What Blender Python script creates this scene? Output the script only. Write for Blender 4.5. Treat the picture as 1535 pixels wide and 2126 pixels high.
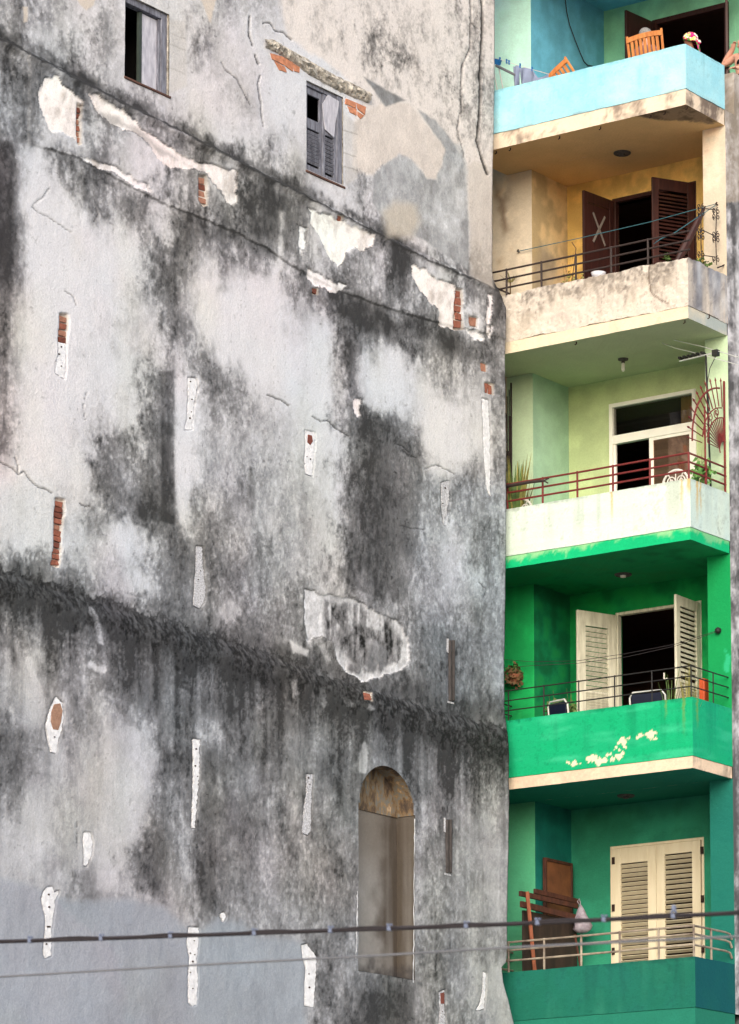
import bpy, bmesh, math, random
import numpy as np
from mathutils import Vector, Matrix

for _o in list(bpy.data.objects):
    bpy.data.objects.remove(_o)
random.seed(7)
R = math.radians
scene = bpy.context.scene
COL = scene.collection

# ------------------------------------------------------------------ camera
FPX, CXP, CYP, YHOR = 8000.0, 767.5, 1063.0, 3000.0     # photo pixels (1535 x 2126)
PITCH, YAW, EYE = R(7.0), R(35.75), 1.7
YPP = YHOR - FPX * math.tan(PITCH)
cam_data = bpy.data.cameras.new('camera')
cam_data.sensor_fit = 'VERTICAL'
cam_data.sensor_height = 36.0
cam_data.sensor_width = 36.0
cam_data.lens = 36.0 * FPX / 2126.0
cam_data.shift_y = (YPP - CYP) / 2126.0
cam_data.clip_start = 0.5
cam_data.clip_end = 2000
cam_data.dof.use_dof = True
cam_data.dof.focus_distance = 60.5
cam_data.dof.aperture_fstop = 2.8
cam = bpy.data.objects.new('camera', cam_data)
cam.location = (0, 0, EYE)
cam.rotation_euler = (R(90) + PITCH, 0, YAW)
COL.objects.link(cam)
scene.camera = cam

# ------------------------------------------------------------------ sky, sun, exposure
SUN_EL, SUN_AZ = R(24), R(31)          # elevation; azimuth measured from -Y towards +X
world = bpy.data.worlds.new('World')
scene.world = world
world.use_nodes = True
wn = world.node_tree.nodes
wl = world.node_tree.links
wn.clear()
sky = wn.new('ShaderNodeTexSky')
sky.sky_type = 'NISHITA'
sky.sun_disc = False
sky.sun_elevation = SUN_EL
sky.sun_rotation = math.pi - SUN_AZ
sky.air_density = 1.0
sky.dust_density = 3.0
bg = wn.new('ShaderNodeBackground')
bg.inputs['Strength'].default_value = 0.14
wo = wn.new('ShaderNodeOutputWorld')
wl.new(sky.outputs[0], bg.inputs[0])
wl.new(bg.outputs[0], wo.inputs[0])

sun_data = bpy.data.lights.new('sun', 'SUN')
sun_data.energy = 1.5
sun_data.angle = R(45)
sun_data.color = (1.0, 0.98, 0.95)
sun = bpy.data.objects.new('sun', sun_data)
_sd = Vector((math.sin(SUN_AZ) * math.cos(SUN_EL), -math.cos(SUN_AZ) * math.cos(SUN_EL), math.sin(SUN_EL)))
sun.rotation_euler = _sd.to_track_quat('Z', 'Y').to_euler()
sun.location = (0, 0, 60)
COL.objects.link(sun)

scene.view_settings.view_transform = 'Standard'
scene.view_settings.look = 'None'
scene.view_settings.gamma = 1.0
scene.view_settings.use_curve_mapping = False
scene.view_settings.exposure = 0.66
scene.cycles.max_bounces = 8
scene.cycles.diffuse_bounces = 5

# ------------------------------------------------------------------ survey: photo pixel <-> place
_vw = np.array([-math.sin(YAW) * math.cos(PITCH), math.cos(YAW) * math.cos(PITCH), math.sin(PITCH)])
_rt = np.array([math.cos(YAW), math.sin(YAW), 0.0])
_up = np.cross(_rt, _vw)
_c0 = np.array([0.0, 0.0, EYE])
def ray(x, y): return _vw + _rt * (x - CXP) / FPX - _up * (y - YPP) / FPX
def onY(x, y, Y):
    r = ray(x, y); return _c0 + r * (Y / r[1])
def onX(x, y, X):
    r = ray(x, y); return _c0 + r * (X / r[0])
def proj(X, Y, Z):
    a, b, c = X, Y, Z - EYE
    w = a * _vw[0] + b * _vw[1] + c * _vw[2]
    return (CXP + FPX * (a * _rt[0] + b * _rt[1] + c * _rt[2]) / w,
            YPP - FPX * (a * _up[0] + b * _up[1] + c * _up[2]) / w)

# ------------------------------------------------------------------ noise
_rng = np.random.RandomState(11)
_tab = _rng.rand(512, 512)
def vnoise(x, y, s=0):
    x = np.asarray(x, float) + s * 17.31
    y = np.asarray(y, float) + s * 9.73
    xi = np.floor(x).astype(int); yi = np.floor(y).astype(int)
    fx = x - xi; fy = y - yi
    fx = fx * fx * fx * (fx * (fx * 6 - 15) + 10); fy = fy * fy * fy * (fy * (fy * 6 - 15) + 10)
    a = _tab[xi % 512, yi % 512]; b = _tab[(xi + 1) % 512, yi % 512]
    c = _tab[xi % 512, (yi + 1) % 512]; d = _tab[(xi + 1) % 512, (yi + 1) % 512]
    return (a * (1 - fx) + b * fx) * (1 - fy) + (c * (1 - fx) + d * fx) * fy
def fbm(x, y, s=0, o=4, g=0.5):
    t = 0; a = 1; n = 0
    for k in range(o):
        t = t + a * vnoise(x * 2 ** k, y * 2 ** k, s + k * 3); n += a; a *= g
    return t / n                                        # 0..1, mean .5
def sst(a, b, x):
    t = np.clip((x - a) / (b - a), 0, 1); return t * t * (3 - 2 * t)
def S(r, g, b):
    f = lambda c: c / 12.92 if c <= 0.04045 else ((c + 0.055) / 1.055) ** 2.4
    return np.array([f(r / 255), f(g / 255), f(b / 255)])
def poly_sd(poly, px, py):
    """signed distance to a polygon, positive inside (pixels)"""
    P = np.array(poly, float); n = len(P)
    ins = np.zeros(px.shape, bool); dm = np.full(px.shape, 1e9)
    for i in range(n):
        ax, ay = P[i]; bx, by = P[(i + 1) % n]
        if ay != by:
            c = ((ay > py) != (by > py)) & (px < (bx - ax) * (py - ay) / (by - ay) + ax)
            ins ^= c
        dx, dy = bx - ax, by - ay
        t = np.clip(((px - ax) * dx + (py - ay) * dy) / (dx * dx + dy * dy + 1e-9), 0, 1)
        dm = np.minimum(dm, np.hypot(px - ax - t * dx, py - ay - t * dy))
    return np.where(ins, dm, -dm)
def line_d(pts, px, py):
    P = np.array(pts, float); dm = np.full(px.shape, 1e9)
    for i in range(len(P) - 1):
        ax, ay = P[i]; bx, by = P[i + 1]; dx, dy = bx - ax, by - ay
        t = np.clip(((px - ax) * dx + (py - ay) * dy) / (dx * dx + dy * dy + 1e-9), 0, 1)
        dm = np.minimum(dm, np.hypot(px - ax - t * dx, py - ay - t * dy))
    return dm

# ------------------------------------------------------------------ object helpers
WLOC = {}
def _setloc(o, parent):
    if parent is not None:
        o.parent = parent
        o.matrix_parent_inverse = Matrix.Translation(Vector(WLOC.get(parent.name, (0, 0, 0)))).inverted()
def tag(o, label=None, cat=None, group=None, kind=None):
    if label: o['label'] = label
    if cat: o['category'] = cat
    if group: o['group'] = group
    if kind: o['kind'] = kind
    return o
def thing(name, loc, label=None, cat=None, group=None, parent=None):
    o = bpy.data.objects.new(name, None)
    o.empty_display_size = 0.2
    COL.objects.link(o)
    o.location = tuple(loc)
    _setloc(o, parent)
    WLOC[o.name] = tuple(loc)
    return tag(o, label, cat, group)
def link(name, me, parent=None, mats=None):
    o = bpy.data.objects.new(name, me)
    COL.objects.link(o)
    _setloc(o, parent)
    if mats is not None and not me.materials:
        for m in (mats if isinstance(mats, (list, tuple)) else [mats]): me.materials.append(m)
    return o
class MB:
    def __init__(s): s.v = []; s.f = []; s.mi = []; s.m = 0
    def add(s, vs, fs):
        n = len(s.v); s.v += [tuple(map(float, q)) for q in vs]
        for f in fs: s.f.append(tuple(n + i for i in f)); s.mi.append(s.m)
    def box(s, a, b, M=None):
        x0, y0, z0 = a; x1, y1, z1 = b
        vs = [(x0, y0, z0), (x1, y0, z0), (x1, y1, z0), (x0, y1, z0), (x0, y0, z1), (x1, y0, z1), (x1, y1, z1), (x0, y1, z1)]
        if M is not None: vs = [M @ Vector(q) for q in vs]
        s.add(vs, [(0, 3, 2, 1), (4, 5, 6, 7), (0, 1, 5, 4), (1, 2, 6, 5), (2, 3, 7, 6), (3, 0, 4, 7)])
    def tube(s, pts, r, n=8, cap=True):
        P = [Vector(p) for p in pts]; k = len(P)
        rr = r if isinstance(r, (list, tuple)) else [r] * k
        rings = []; ref = None
        for i in range(k):
            t = (P[min(i + 1, k - 1)] - P[max(i - 1, 0)])
            t = t.normalized() if t.length > 1e-9 else Vector((0, 0, 1))
            if ref is None:
                ref = Vector((0, 0, 1)) if abs(t.z) < 0.9 else Vector((1, 0, 0))
            u = (ref - t * ref.dot(t)).normalized(); ref = u; w = t.cross(u)
            rings.append([P[i] + (u * math.cos(2 * math.pi * j / n) + w * math.sin(2 * math.pi * j / n)) * rr[i] for j in range(n)])
        vs = [q for ring in rings for q in ring]; fs = []
        for i in range(k - 1):
            for j in range(n):
                fs.append((i * n + j, i * n + (j + 1) % n, (i + 1) * n + (j + 1) % n, (i + 1) * n + j))
        if cap:
            fs.append(tuple(range(n))[::-1]); fs.append(tuple((k - 1) * n + j for j in range(n)))
        s.add(vs, fs)
    def prism(s, poly, d):
        """poly: list of 3-D points (front outline); d: extrusion vector to the back"""
        n = len(poly); P = [Vector(p) for p in poly]; D = Vector(d)
        s.add(P + [p + D for p in P], [tuple(range(n)), tuple(range(2 * n - 1, n - 1, -1))] + [(i, i + n, (i + 1) % n + n, (i + 1) % n) for i in range(n)])
    def lathe(s, prof, c, n=16, axis=None):
        vs = []; fs = []; k = len(prof)
        for r, z in prof:
            for j in range(n):
                a = 2 * math.pi * j / n
                vs.append(Vector((c[0] + r * math.cos(a), c[1] + r * math.sin(a), c[2] + z)))
        for i in range(k - 1):
            for j in range(n):
                fs.append((i * n + j, i * n + (j + 1) % n, (i + 1) * n + (j + 1) % n, (i + 1) * n + j))
        fs.append(tuple(range(n))[::-1]); fs.append(tuple((k - 1) * n + j for j in range(n)))
        s.add(vs, fs)
    def mesh(s, name):
        me = bpy.data.meshes.new(name)
        me.from_pydata(s.v, [], s.f)
        me.polygons.foreach_set('material_index', s.mi)
        me.update()
        bm = bmesh.new(); bm.from_mesh(me); bmesh.ops.recalc_face_normals(bm, faces=bm.faces); bm.to_mesh(me); bm.free()
        return me
    def build(s, name, mats, parent=None, bevel=0, smooth=False):
        o = link(name, s.mesh(name), parent, mats)
        if smooth:
            for p in o.data.polygons: p.use_smooth = True
        if bevel:
            b = o.modifiers.new('edge', 'BEVEL'); b.width = bevel; b.segments = 2; b.limit_method = 'ANGLE'
        return o

# ------------------------------------------------------------------ materials
def new_mat(name):
    m = bpy.data.materials.new(name); m.use_nodes = True
    nt = m.node_tree
    return m, nt, nt.nodes, nt.links, nt.nodes['Principled BSDF']
def mat(name, col, rough=0.7, metal=0.0, var=0.25, scale=6.0, bump=0.0, bscale=60.0, spec=0.3, stretch=(1, 1, 1), col2=None):
    m, nt, N, L, P = new_mat(name)
    P.inputs['Roughness'].default_value = rough; P.inputs['Metallic'].default_value = metal
    P.inputs['Specular IOR Level'].default_value = spec
    g = N.new('ShaderNodeNewGeometry'); mp = N.new('ShaderNodeMapping'); mp.inputs['Scale'].default_value = stretch
    L.new(g.outputs['Position'], mp.inputs['Vector'])
    nz = N.new('ShaderNodeTexNoise'); nz.inputs['Scale'].default_value = scale; nz.inputs['Detail'].default_value = 6; nz.inputs['Roughness'].default_value = 0.65
    L.new(mp.outputs[0], nz.inputs['Vector'])
    rp = N.new('ShaderNodeValToRGB'); L.new(nz.outputs['Fac'], rp.inputs['Fac'])
    c = np.array(col); d = np.array(col2) if col2 is not None else c * (1 - var)
    rp.color_ramp.elements[0].position = 0.3; rp.color_ramp.elements[0].color = (*d, 1)
    rp.color_ramp.elements[1].position = 0.65; rp.color_ramp.elements[1].color = (*c, 1)
    L.new(rp.outputs[0], P.inputs['Base Color'])
    if bump:
        n2 = N.new('ShaderNodeTexNoise'); n2.inputs['Scale'].default_value = bscale; n2.inputs['Detail'].default_value = 5
        L.new(mp.outputs[0], n2.inputs['Vector'])
        bp = N.new('ShaderNodeBump'); bp.inputs['Strength'].default_value = bump; bp.inputs['Distance'].default_value = 0.02
        L.new(n2.outputs['Fac'], bp.inputs['Height']); L.new(bp.outputs[0], P.inputs['Normal'])
    return m
def vcol_mat(name, grain, bump, bscale, rough=0.88):
    """plaster whose stain map is a colour attribute; grain and relief are noise nodes"""
    m, nt, N, L, P = new_mat(name)
    P.inputs['Roughness'].default_value = rough; P.inputs['Specular IOR Level'].default_value = 0.15
    at = N.new('ShaderNodeAttribute'); at.attribute_name = 'Col'
    g = N.new('ShaderNodeNewGeometry')
    n1 = N.new('ShaderNodeTexNoise'); n1.inputs['Scale'].default_value = 38; n1.inputs['Detail'].default_value = 8; n1.inputs['Roughness'].default_value = 0.75
    n2 = N.new('ShaderNodeTexNoise'); n2.inputs['Scale'].default_value = bscale; n2.inputs['Detail'].default_value = 6; n2.inputs['Roughness'].default_value = 0.7
    L.new(g.outputs['Position'], n1.inputs['Vector']); L.new(g.outputs['Position'], n2.inputs['Vector'])
    mr = N.new('ShaderNodeMapRange'); mr.inputs['From Min'].default_value = 0.3; mr.inputs['From Max'].default_value = 0.7
    mr.inputs['To Min'].default_value = 1 - grain; mr.inputs['To Max'].default_value = 1 + grain
    L.new(n1.outputs['Fac'], mr.inputs['Value'])
    vm = N.new('ShaderNodeVectorMath'); vm.operation = 'SCALE'
    L.new(at.outputs['Color'], vm.inputs[0]); L.new(mr.outputs[0], vm.inputs['Scale'])
    L.new(vm.outputs[0], P.inputs['Base Color'])
    bp = N.new('ShaderNodeBump'); bp.inputs['Strength'].default_value = bump; bp.inputs['Distance'].default_value = 0.03
    L.new(n2.outputs['Fac'], bp.inputs['Height']); L.new(bp.outputs[0], P.inputs['Normal'])
    return m
M_WALL = vcol_mat('weathered_plaster', 0.16, 0.5, 22)
M_PAINT = vcol_mat('painted_plaster', 0.10, 0.32, 16)
M_BRICK = mat('brick', S(158, 98, 80), 0.9, var=0.5, scale=14, bump=0.5, bscale=80)
M_BRICKO = mat('orange_brick', S(206, 140, 108), 0.9, var=0.45, scale=12, bump=0.5)
M_WHITE = mat('bare_white_plaster', S(238, 240, 246), 0.85, var=0.30, scale=12, bump=0.8)
M_SPECK = mat('speckled_white_plaster', S(215, 217, 224), 0.9, scale=45, bump=0.6, col2=S(120, 120, 126))
M_RUST_HOLE = mat('rusted_iron_and_hole', S(58, 40, 34), 0.85, var=0.5, scale=40)  # iron parts, and the dark of the bolt holes
M_LINTEL = mat('broken_concrete', S(206, 200, 190), 0.95, scale=11, bump=1.0, bscale=40, col2=S(84, 78, 72))
M_GREYW = mat('weathered_grey_wood', S(132, 135, 148), 0.8, scale=8, stretch=(3, 3, .5), col2=S(72, 72, 82))
M_GREYW2 = mat('pale_grey_board', S(196, 196, 206), 0.7, scale=7, stretch=(2, 2, .6), col2=S(150, 150, 164))
M_GREEND = mat('dark_green_wood', S(58, 68, 64), 0.8, scale=8)
M_SILLW = mat('brown_sill_wood', S(104, 74, 64), 0.8, scale=10, col2=S(60, 44, 40))
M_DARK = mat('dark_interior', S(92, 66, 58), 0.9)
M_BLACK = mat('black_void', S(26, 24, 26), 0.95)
M_BROWND = mat('dark_brown_varnished_wood', S(66, 36, 32), 0.5, scale=5, stretch=(4, 4, .5), col2=S(42, 23, 22))
M_CREAMD = mat('cream_painted_wood', S(222, 212, 186), 0.6, scale=3, stretch=(3, 3, .5), col2=S(210, 197, 168))
M_WHITED = mat('off_white_painted_wood', S(222, 220, 202), 0.6, scale=5, stretch=(3, 3, .5), col2=S(178, 174, 156))
M_WFRAME = mat('white_window_frame', S(248, 246, 238), 0.4, var=0.08)
M_MAROON = mat('maroon_painted_iron', S(126, 46, 46), 0.6, scale=20, col2=S(86, 36, 34))
M_BIRON = mat('dark_iron', S(58, 48, 46), 0.6, scale=20, var=0.4)
M_BLKIRON = mat('black_iron', S(40, 40, 40), 0.6, scale=20, var=0.4)
M_PIPE = mat('rusty_cream_pipe', S(164, 154, 138), 0.6, scale=4, col2=S(92, 78, 72))
M_ORANGEW = mat('orange_brown_wood', S(208, 138, 78), 0.5, scale=6, stretch=(3, 3, .7), col2=S(172, 102, 54))
M_TIMBER = mat('red_brown_timber', S(86, 50, 38), 0.7, scale=6, stretch=(2, 2, .6), col2=S(52, 31, 26))
M_TIMBERL = mat('lit_red_brown_post', S(150, 88, 60), 0.7, scale=6, stretch=(2, 2, .6), col2=S(112, 62, 44))  # lit copy of the timber, sunlight put into its colour
M_BOARD = mat('brown_board', S(124, 78, 50), 0.6, scale=4, col2=S(92, 56, 38))
M_NAVY = mat('navy_vinyl', S(24, 30, 52), 0.45, var=0.3)
M_CHROME = mat('white_steel_tube', S(225, 225, 220), 0.35, metal=0.3, var=0.1)
M_WHITEM = mat('white_cast_metal', S(236, 232, 224), 0.5, var=0.15, scale=20)
M_CABLE = mat('black_cable', S(54, 50, 54), 0.7, var=0.2)
M_CLIP = mat('pale_blue_clip', S(112, 122, 146), 0.5, var=0.1)
M_GREYCAB = mat('grey_cable', S(110, 112, 118), 0.7, var=0.1)
M_TEAL = mat('teal_line', S(56, 104, 116), 0.6, var=0.1)
M_LEAF = mat('green_leaf', S(98, 122, 62), 0.6, scale=12, col2=S(60, 84, 44))
M_LEAFY = mat('yellowish_leaf', S(160, 154, 86), 0.6, scale=12, col2=S(112, 110, 62))
M_LEAFD = mat('dry_brown_leaf', S(120, 88, 60), 0.7, scale=14, col2=S(70, 66, 40))
M_LEAFV = mat('bright_vine_leaf', S(112, 160, 84), 0.6, scale=14, col2=S(78, 126, 60))
M_POT = mat('terracotta', S(150, 96, 72), 0.85, scale=12)
M_SKIN = mat('skin', S(214, 160, 140), 0.55, scale=9, var=0.12)
M_SKIND = mat('tan_skin', S(130, 86, 66), 0.55, scale=9, var=0.12)
M_GREYHAIR = mat('grey_hair', S(150, 148, 146), 0.8, scale=40, var=0.5, bump=1.0)
M_SHIRT = mat('plain_shirt', S(150, 110, 110), 0.9)
M_TROUSER = mat('dark_trousers', S(58, 60, 72), 0.9)
M_CLOTH = mat('grey_blue_cloth', S(132, 142, 168), 0.9, scale=5, var=0.25)
M_BLUE = mat('blue_plastic', S(40, 112, 178), 0.4, var=0.1)
M_BULB = mat('white_bulb', S(240, 238, 228), 0.3, var=0.05)
M_FIXT = mat('rusty_lamp_base', S(92, 88, 84), 0.7, scale=30, col2=S(60, 58, 56))
M_ALU = mat('aluminium', S(226, 226, 226), 0.3, metal=0.5, var=0.1)
M_BAG = mat('white_plastic_bag', S(158, 154, 164), 0.4, scale=12, col2=S(120, 106, 118))
M_BOWL = mat('white_plastic', S(228, 228, 234), 0.4, var=0.05)
M_PEEL = mat('bare_peach_plaster', S(238, 220, 196), 0.9, scale=20, var=0.1)
def _glass(name, tint, mix):
    m, nt, N, L, P = new_mat(name)
    P.inputs['Base Color'].default_value = (*tint, 1); P.inputs['Roughness'].default_value = 0.04
    P.inputs['IOR'].default_value = 1.5; P.inputs['Specular IOR Level'].default_value = mix
    return m
M_GLASS = _glass('brown_reflection_glass', (0.42, 0.27, 0.19), 0.8); M_GLASS.node_tree.nodes['Principled BSDF'].inputs['Metallic'].default_value = .85  # brown reflection of the building opposite put into the tint
def _clear():
    m, nt, N, L, P = new_mat('clear_glass')
    t = N.new('ShaderNodeBsdfTransparent'); t.inputs[0].default_value = (.72, .70, .68, 1); gz_ = N.new('ShaderNodeBsdfGlossy'); gz_.inputs['Roughness'].default_value = .03
    mx = N.new('ShaderNodeMixShader'); mx.inputs[0].default_value = .07
    L.new(t.outputs[0], mx.inputs[1]); L.new(gz_.outputs[0], mx.inputs[2]); L.new(mx.outputs[0], N['Material Output'].inputs['Surface'])
    return m
M_GLASSD = _clear()
def _scarf():
    m, nt, N, L, P = new_mat('floral_scarf')
    g = N.new('ShaderNodeNewGeometry'); vo = N.new('ShaderNodeTexVoronoi'); vo.inputs['Scale'].default_value = 20
    L.new(g.outputs['Position'], vo.inputs['Vector'])
    rp = N.new('ShaderNodeValToRGB'); sp = N.new('ShaderNodeSeparateColor')
    L.new(vo.outputs['Color'], sp.inputs[0]); L.new(sp.outputs[0], rp.inputs['Fac'])
    e = rp.color_ramp.elements; rp.color_ramp.interpolation = 'CONSTANT'
    e[0].color = (*S(240, 235, 215), 1); e[1].position = 0.62; e[1].color = (*S(90, 140, 60), 1)
    for p_, c_ in ((0.3, S(200, 40, 120)), (0.45, S(235, 220, 120)), (0.8, S(205, 30, 100))):
        q = e.new(p_); q.color = (*c_, 1)
    L.new(rp.outputs[0], P.inputs['Base Color']); P.inputs['Roughness'].default_value = 0.9
    return m
M_SCARF = _scarf()

def grid_box(name, a, b, parent, cfn, res=.035, skip='', amp=0.0, m=None):
    """box whose faces are fine grids carrying a paint-and-stain colour attribute"""
    x0, y0, z0 = a; x1, y1, z1 = b
    V = []; Fq = []; Nn = []; n0 = 0
    def face(o, u, v, nrm):
        nonlocal n0, Nn
        o = np.array(o, float); u = np.array(u, float); v = np.array(v, float)
        vis = nrm != 'B' and nrm != 'L'
        r = res if vis else 1.0
        nu = max(1, int(np.linalg.norm(u) / r)); nv_ = max(1, int(np.linalg.norm(v) / r))
        s, t_ = np.meshgrid(np.linspace(0, 1, nu + 1), np.linspace(0, 1, nv_ + 1), indexing='ij')
        P = o + s[..., None] * u + t_[..., None] * v
        V.append(P.reshape(-1, 3)); Nn += [nrm] * ((nu + 1) * (nv_ + 1))
        i = np.arange((nu + 1) * (nv_ + 1)).reshape(nu + 1, nv_ + 1) + n0
        Fq.append(np.stack([i[:-1, :-1].ravel(), i[1:, :-1].ravel(), i[1:, 1:].ravel(), i[:-1, 1:].ravel()], 1))
        n0 += (nu + 1) * (nv_ + 1)
    dx, dy, dz = x1 - x0, y1 - y0, z1 - z0
    for nrm, args in (('F', ((x0, y0, z0), (dx, 0, 0), (0, 0, dz))), ('R', ((x1, y0, z0), (0, dy, 0), (0, 0, dz))),
                      ('U', ((x0, y0, z1), (dx, 0, 0), (0, dy, 0))), ('D', ((x0, y1, z0), (dx, 0, 0), (0, -dy, 0))),
                      ('L', ((x0, y1, z0), (0, -dy, 0), (0, 0, dz))), ('B', ((x1, y1, z0), (-dx, 0, 0), (0, 0, dz)))):
        if nrm in skip: continue
        face(*args, nrm)
    V = np.concatenate(V); Fq = np.concatenate(Fq); Nn = np.array(Nn)
    c = np.zeros((len(V), 3))
    px, py = proj(V[:, 0], V[:, 1], V[:, 2])
    for q in 'FRUDLB':
        k = Nn == q
        if k.any(): c[k] = cfn(q, V[k], px[k], py[k])
    if amp:
        h = fbm(V[:, 0] * 3 + V[:, 1] * 3, V[:, 2] * 3, 5, 4) - .5; h2 = fbm(V[:, 0] * 14 + V[:, 1] * 14, V[:, 2] * 14, 9, 3) - .5
        e = amp * (h + .5 * h2)
        V = V + np.stack([e * .5, -e, e], 1)
    me = bpy.data.meshes.new(name); me.from_pydata(V.tolist(), [], Fq.tolist())
    ca = me.color_attributes.new('Col', 'FLOAT_COLOR', 'POINT'); cc = np.ones((len(V), 4), np.float32); cc[:, :3] = np.clip(c, .004, .88)
    ca.data.foreach_set('color', cc.ravel())
    return link(name, me, parent, m or M_PAINT)

def tex(V, s=0):
    h = V[:, 0] + V[:, 1] * 1.0
    if np.ptp(V[:, 2]) < .03: V = V[:, [0, 2, 1]]; h = V[:, 0]
    return (fbm(h * .9, V[:, 2] * .8, 100 + s, 5) - .5, fbm(h * 4, V[:, 2] * 4, 110 + s, 5) - .5, fbm(h * 5, V[:, 2] * .45, 120 + s, 4) - .5, fbm(h * 22, V[:, 2] * 20, 130 + s, 3) - .5)
def mixc(base, m, c): return base * (1 - m[:, None]) + np.asarray(c) * m[:, None]
def flatpaint(c, var=.25, s=0, fade=None, fk=1.0):
    c = np.array(c)
    def f(q, V, px, py):
        a, b, st_, g = tex(V, s)
        o = c[None] * (1 + var * (a + .6 * b + .5 * st_ + .25 * g))[:, None]
        if fade is not None: o = mixc(o, np.clip((1.6 * a + 1.3 * b + .8 * st_ - .12) * 2.0, 0, 1) * fk, fade)
        return o
    return f

def A(r, g, b, k=0.88): return np.minimum(S(r, g, b) * k, .86)

# ================================================================== street ground
XS, YB, YF, YK, YK1, XR, XPR, XW = -30.86, 51.6, 52.83, 53.94, 55.16, -34.65, -31.29, -35.15
XL = -34.12
gb = MB(); gb.add([(-400, -400, 0), (400, -400, 0), (400, 400, 0), (-400, 400, 0)], [(0, 1, 2, 3)])
M_ASPH = mat('pale_paving', S(160, 156, 150), 0.95, scale=3, var=0.25, bump=0.3)
tag(gb.build('ground', M_ASPH), kind='structure')

# ================================================================== the stained building: its blank wall
old = thing('weathered_building', (-38, 45, 0), 'tall grey plaster building with a blank black-stained side wall and two small windows', 'building')

DIG = """
454242223433112222233
532542225222112432233
653532224222211353233
565732211321121233343
541466421231121112333
642352563122221112133
625442134654221242422
713642453156423444322
711365454477512423322
811234468676511642222
811112674354444363453
711112562322445362265
511113461212446636266
411134372111335555635
411224345111117525654
411122636511115213554
411143635642115323333
411243723443226763133
411254723333215755123
211264723344325755244
111256734444325765454
112345855434325764444
212332676544325775345
774334775664336755344
888632565554535665334
777688775355535446444
665368889876446546654
335478888889976656554
324468776778778898654
333346767778878888997
644523664567657888875
642422476667677777765
533321365655667666654
423221456755556445544
323212645765565444633
213214646654455444533
222425636654455444543
333433336553455444533
333333334344455444543
333333433333355445544
333333333333355554532
333333433353356773532
333343433353356764653
""".split()
DIG = np.array([[int(c) for c in r] for r in DIG], float)
assert DIG.shape == (43, 21)
TONE = np.array([.64, .57, .48, .39, .31, .24, .187, .137, .094, .042]) * 1.02

LEDGE = [(-60, 60), (20, 85), (110, 135), (175, 168), (262, 215), (380, 272), (490, 330), (620, 398), (700, 440), (800, 490), (900, 545), (1000, 585), (1100, 630)]
BAND = [(-60, 1165), (0, 1180), (130, 1215), (270, 1268), (540, 1348), (680, 1405), (800, 1440), (930, 1480), (1050, 1512), (1120, 1530)]
LINE2 = [(60, 300), (110, 312), (165, 330), (250, 375), (330, 420), (420, 455), (500, 488), (560, 520), (620, 562), (700, 600), (800, 640), (900, 668), (1000, 690), (1100, 720)]
ZLY = ([20, 39, 41.6, 44.2, 48, 50.75, 53], [21.3, 21.11, 20.95, 20.85, 20.68, 20.60, 20.55])
ZBY = ([20, 38.8, 41.6, 44.7, 47.9, 51.3], [13.6, 13.53, 13.46, 13.42, 13.30, 13.26])

def off_tier(Y, Z):
    zl = np.interp(Y, *ZLY); zb = np.interp(Y, *ZBY)
    o = -0.12 * sst(-0.30, 0.02, Z - zb) + .03 * np.exp(-((Z - zb + .12) / .10) ** 2)
    o = o - 0.17 * sst(-0.05, 0.02, Z - zl) + .04 * np.exp(-((Z - zl + .08) / .06) ** 2)
    return o
def off_noise(Y, Z):
    n = 0.030 * (fbm(Y * .5, Z * .4, 3, 3) - .5) + 0.012 * (fbm(Y * 2.2, Z * 1.7, 5, 3) - .5) + 0.005 * (fbm(Y * 9, Z * 7, 8, 3) - .5)
    zb = np.interp(Y, *ZBY)
    n = n + 0.035 * (fbm(Y * 3.5, Z * 5, 21, 4) - .5) * np.exp(-((Z - zb + .14) / .22) ** 2)
    zl = np.interp(Y, *ZLY)
    n = n + 0.05 * (fbm(Y * 5, Z * 5, 25, 5) - .5) * np.exp(-((Z - zl) / .12) ** 2)
    return n
def wall_at(px, py, out=0.0):
    """the point of the wall seen at a photo pixel, 'out' metres proud of it"""
    X = XL
    for _ in range(3):
        p = onX(px, py, X); X = XL + float(off_tier(p[1], p[2]) + off_noise(p[1], p[2]))
    p = onX(px, py, X); p[0] = X + out
    return p

# openings (Y and Z limits)
def yz(px, py, X): p = onX(px, py, X); return p[1], p[2]
W1 = (yz(258, 160, XL - .29)[0], yz(351, 100, XL - .29)[0], yz(258, 158, XL - .29)[1], yz(351, 30, XL - .29)[1])
W2 = (yz(637, 200, XL - .29)[0], yz(713, 250, XL - .29)[0], yz(675, 368, XL - .29)[1], yz(637, 166, XL - .29)[1])
NI = (47.10, 48.60, 8.86, 11.45, 12.12)              # y0 y1 sill springing apex

# exposed white coats and holes, photo outlines
WHITE = [
 [(90,165),(112,158),(125,178),(150,192),(170,207),(173,225),(163,250),(166,300),(150,282),(125,270),(100,275),(86,240),(78,210),(80,185)],
 [(185,194),(205,197),(238,222),(262,235),(290,270),(340,300),(420,342),(495,358),(493,420),(478,427),(455,395),(430,362),(400,350),(355,350),(325,328),(300,293),(270,275),(240,265),(210,240),(192,215)],
 [(638,436),(665,447),(690,448),(776,487),(770,510),(752,527),(735,512),(720,517),(712,545),(698,557),(680,530),(665,498),(645,462)],
 [(850,545),(880,560),(905,580),(946,592),(945,682),(915,675),(912,640),(895,628),(870,600),(855,575)],
 [(962,678),(985,684),(1006,700),(1004,708),(985,702)],
 [(1011,612),(1018,615),(1018,700),(1011,690)],
 [(622,475),(635,475),(633,510),(622,531),(617,500)],
 [(735,824),(752,833),(750,861),(740,862),(733,845)],
 [(165,325),(250,372),(310,400),(305,385),(240,352),(190,328)],
 [(640,560),(720,600),(700,610),(640,580)],
]
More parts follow.
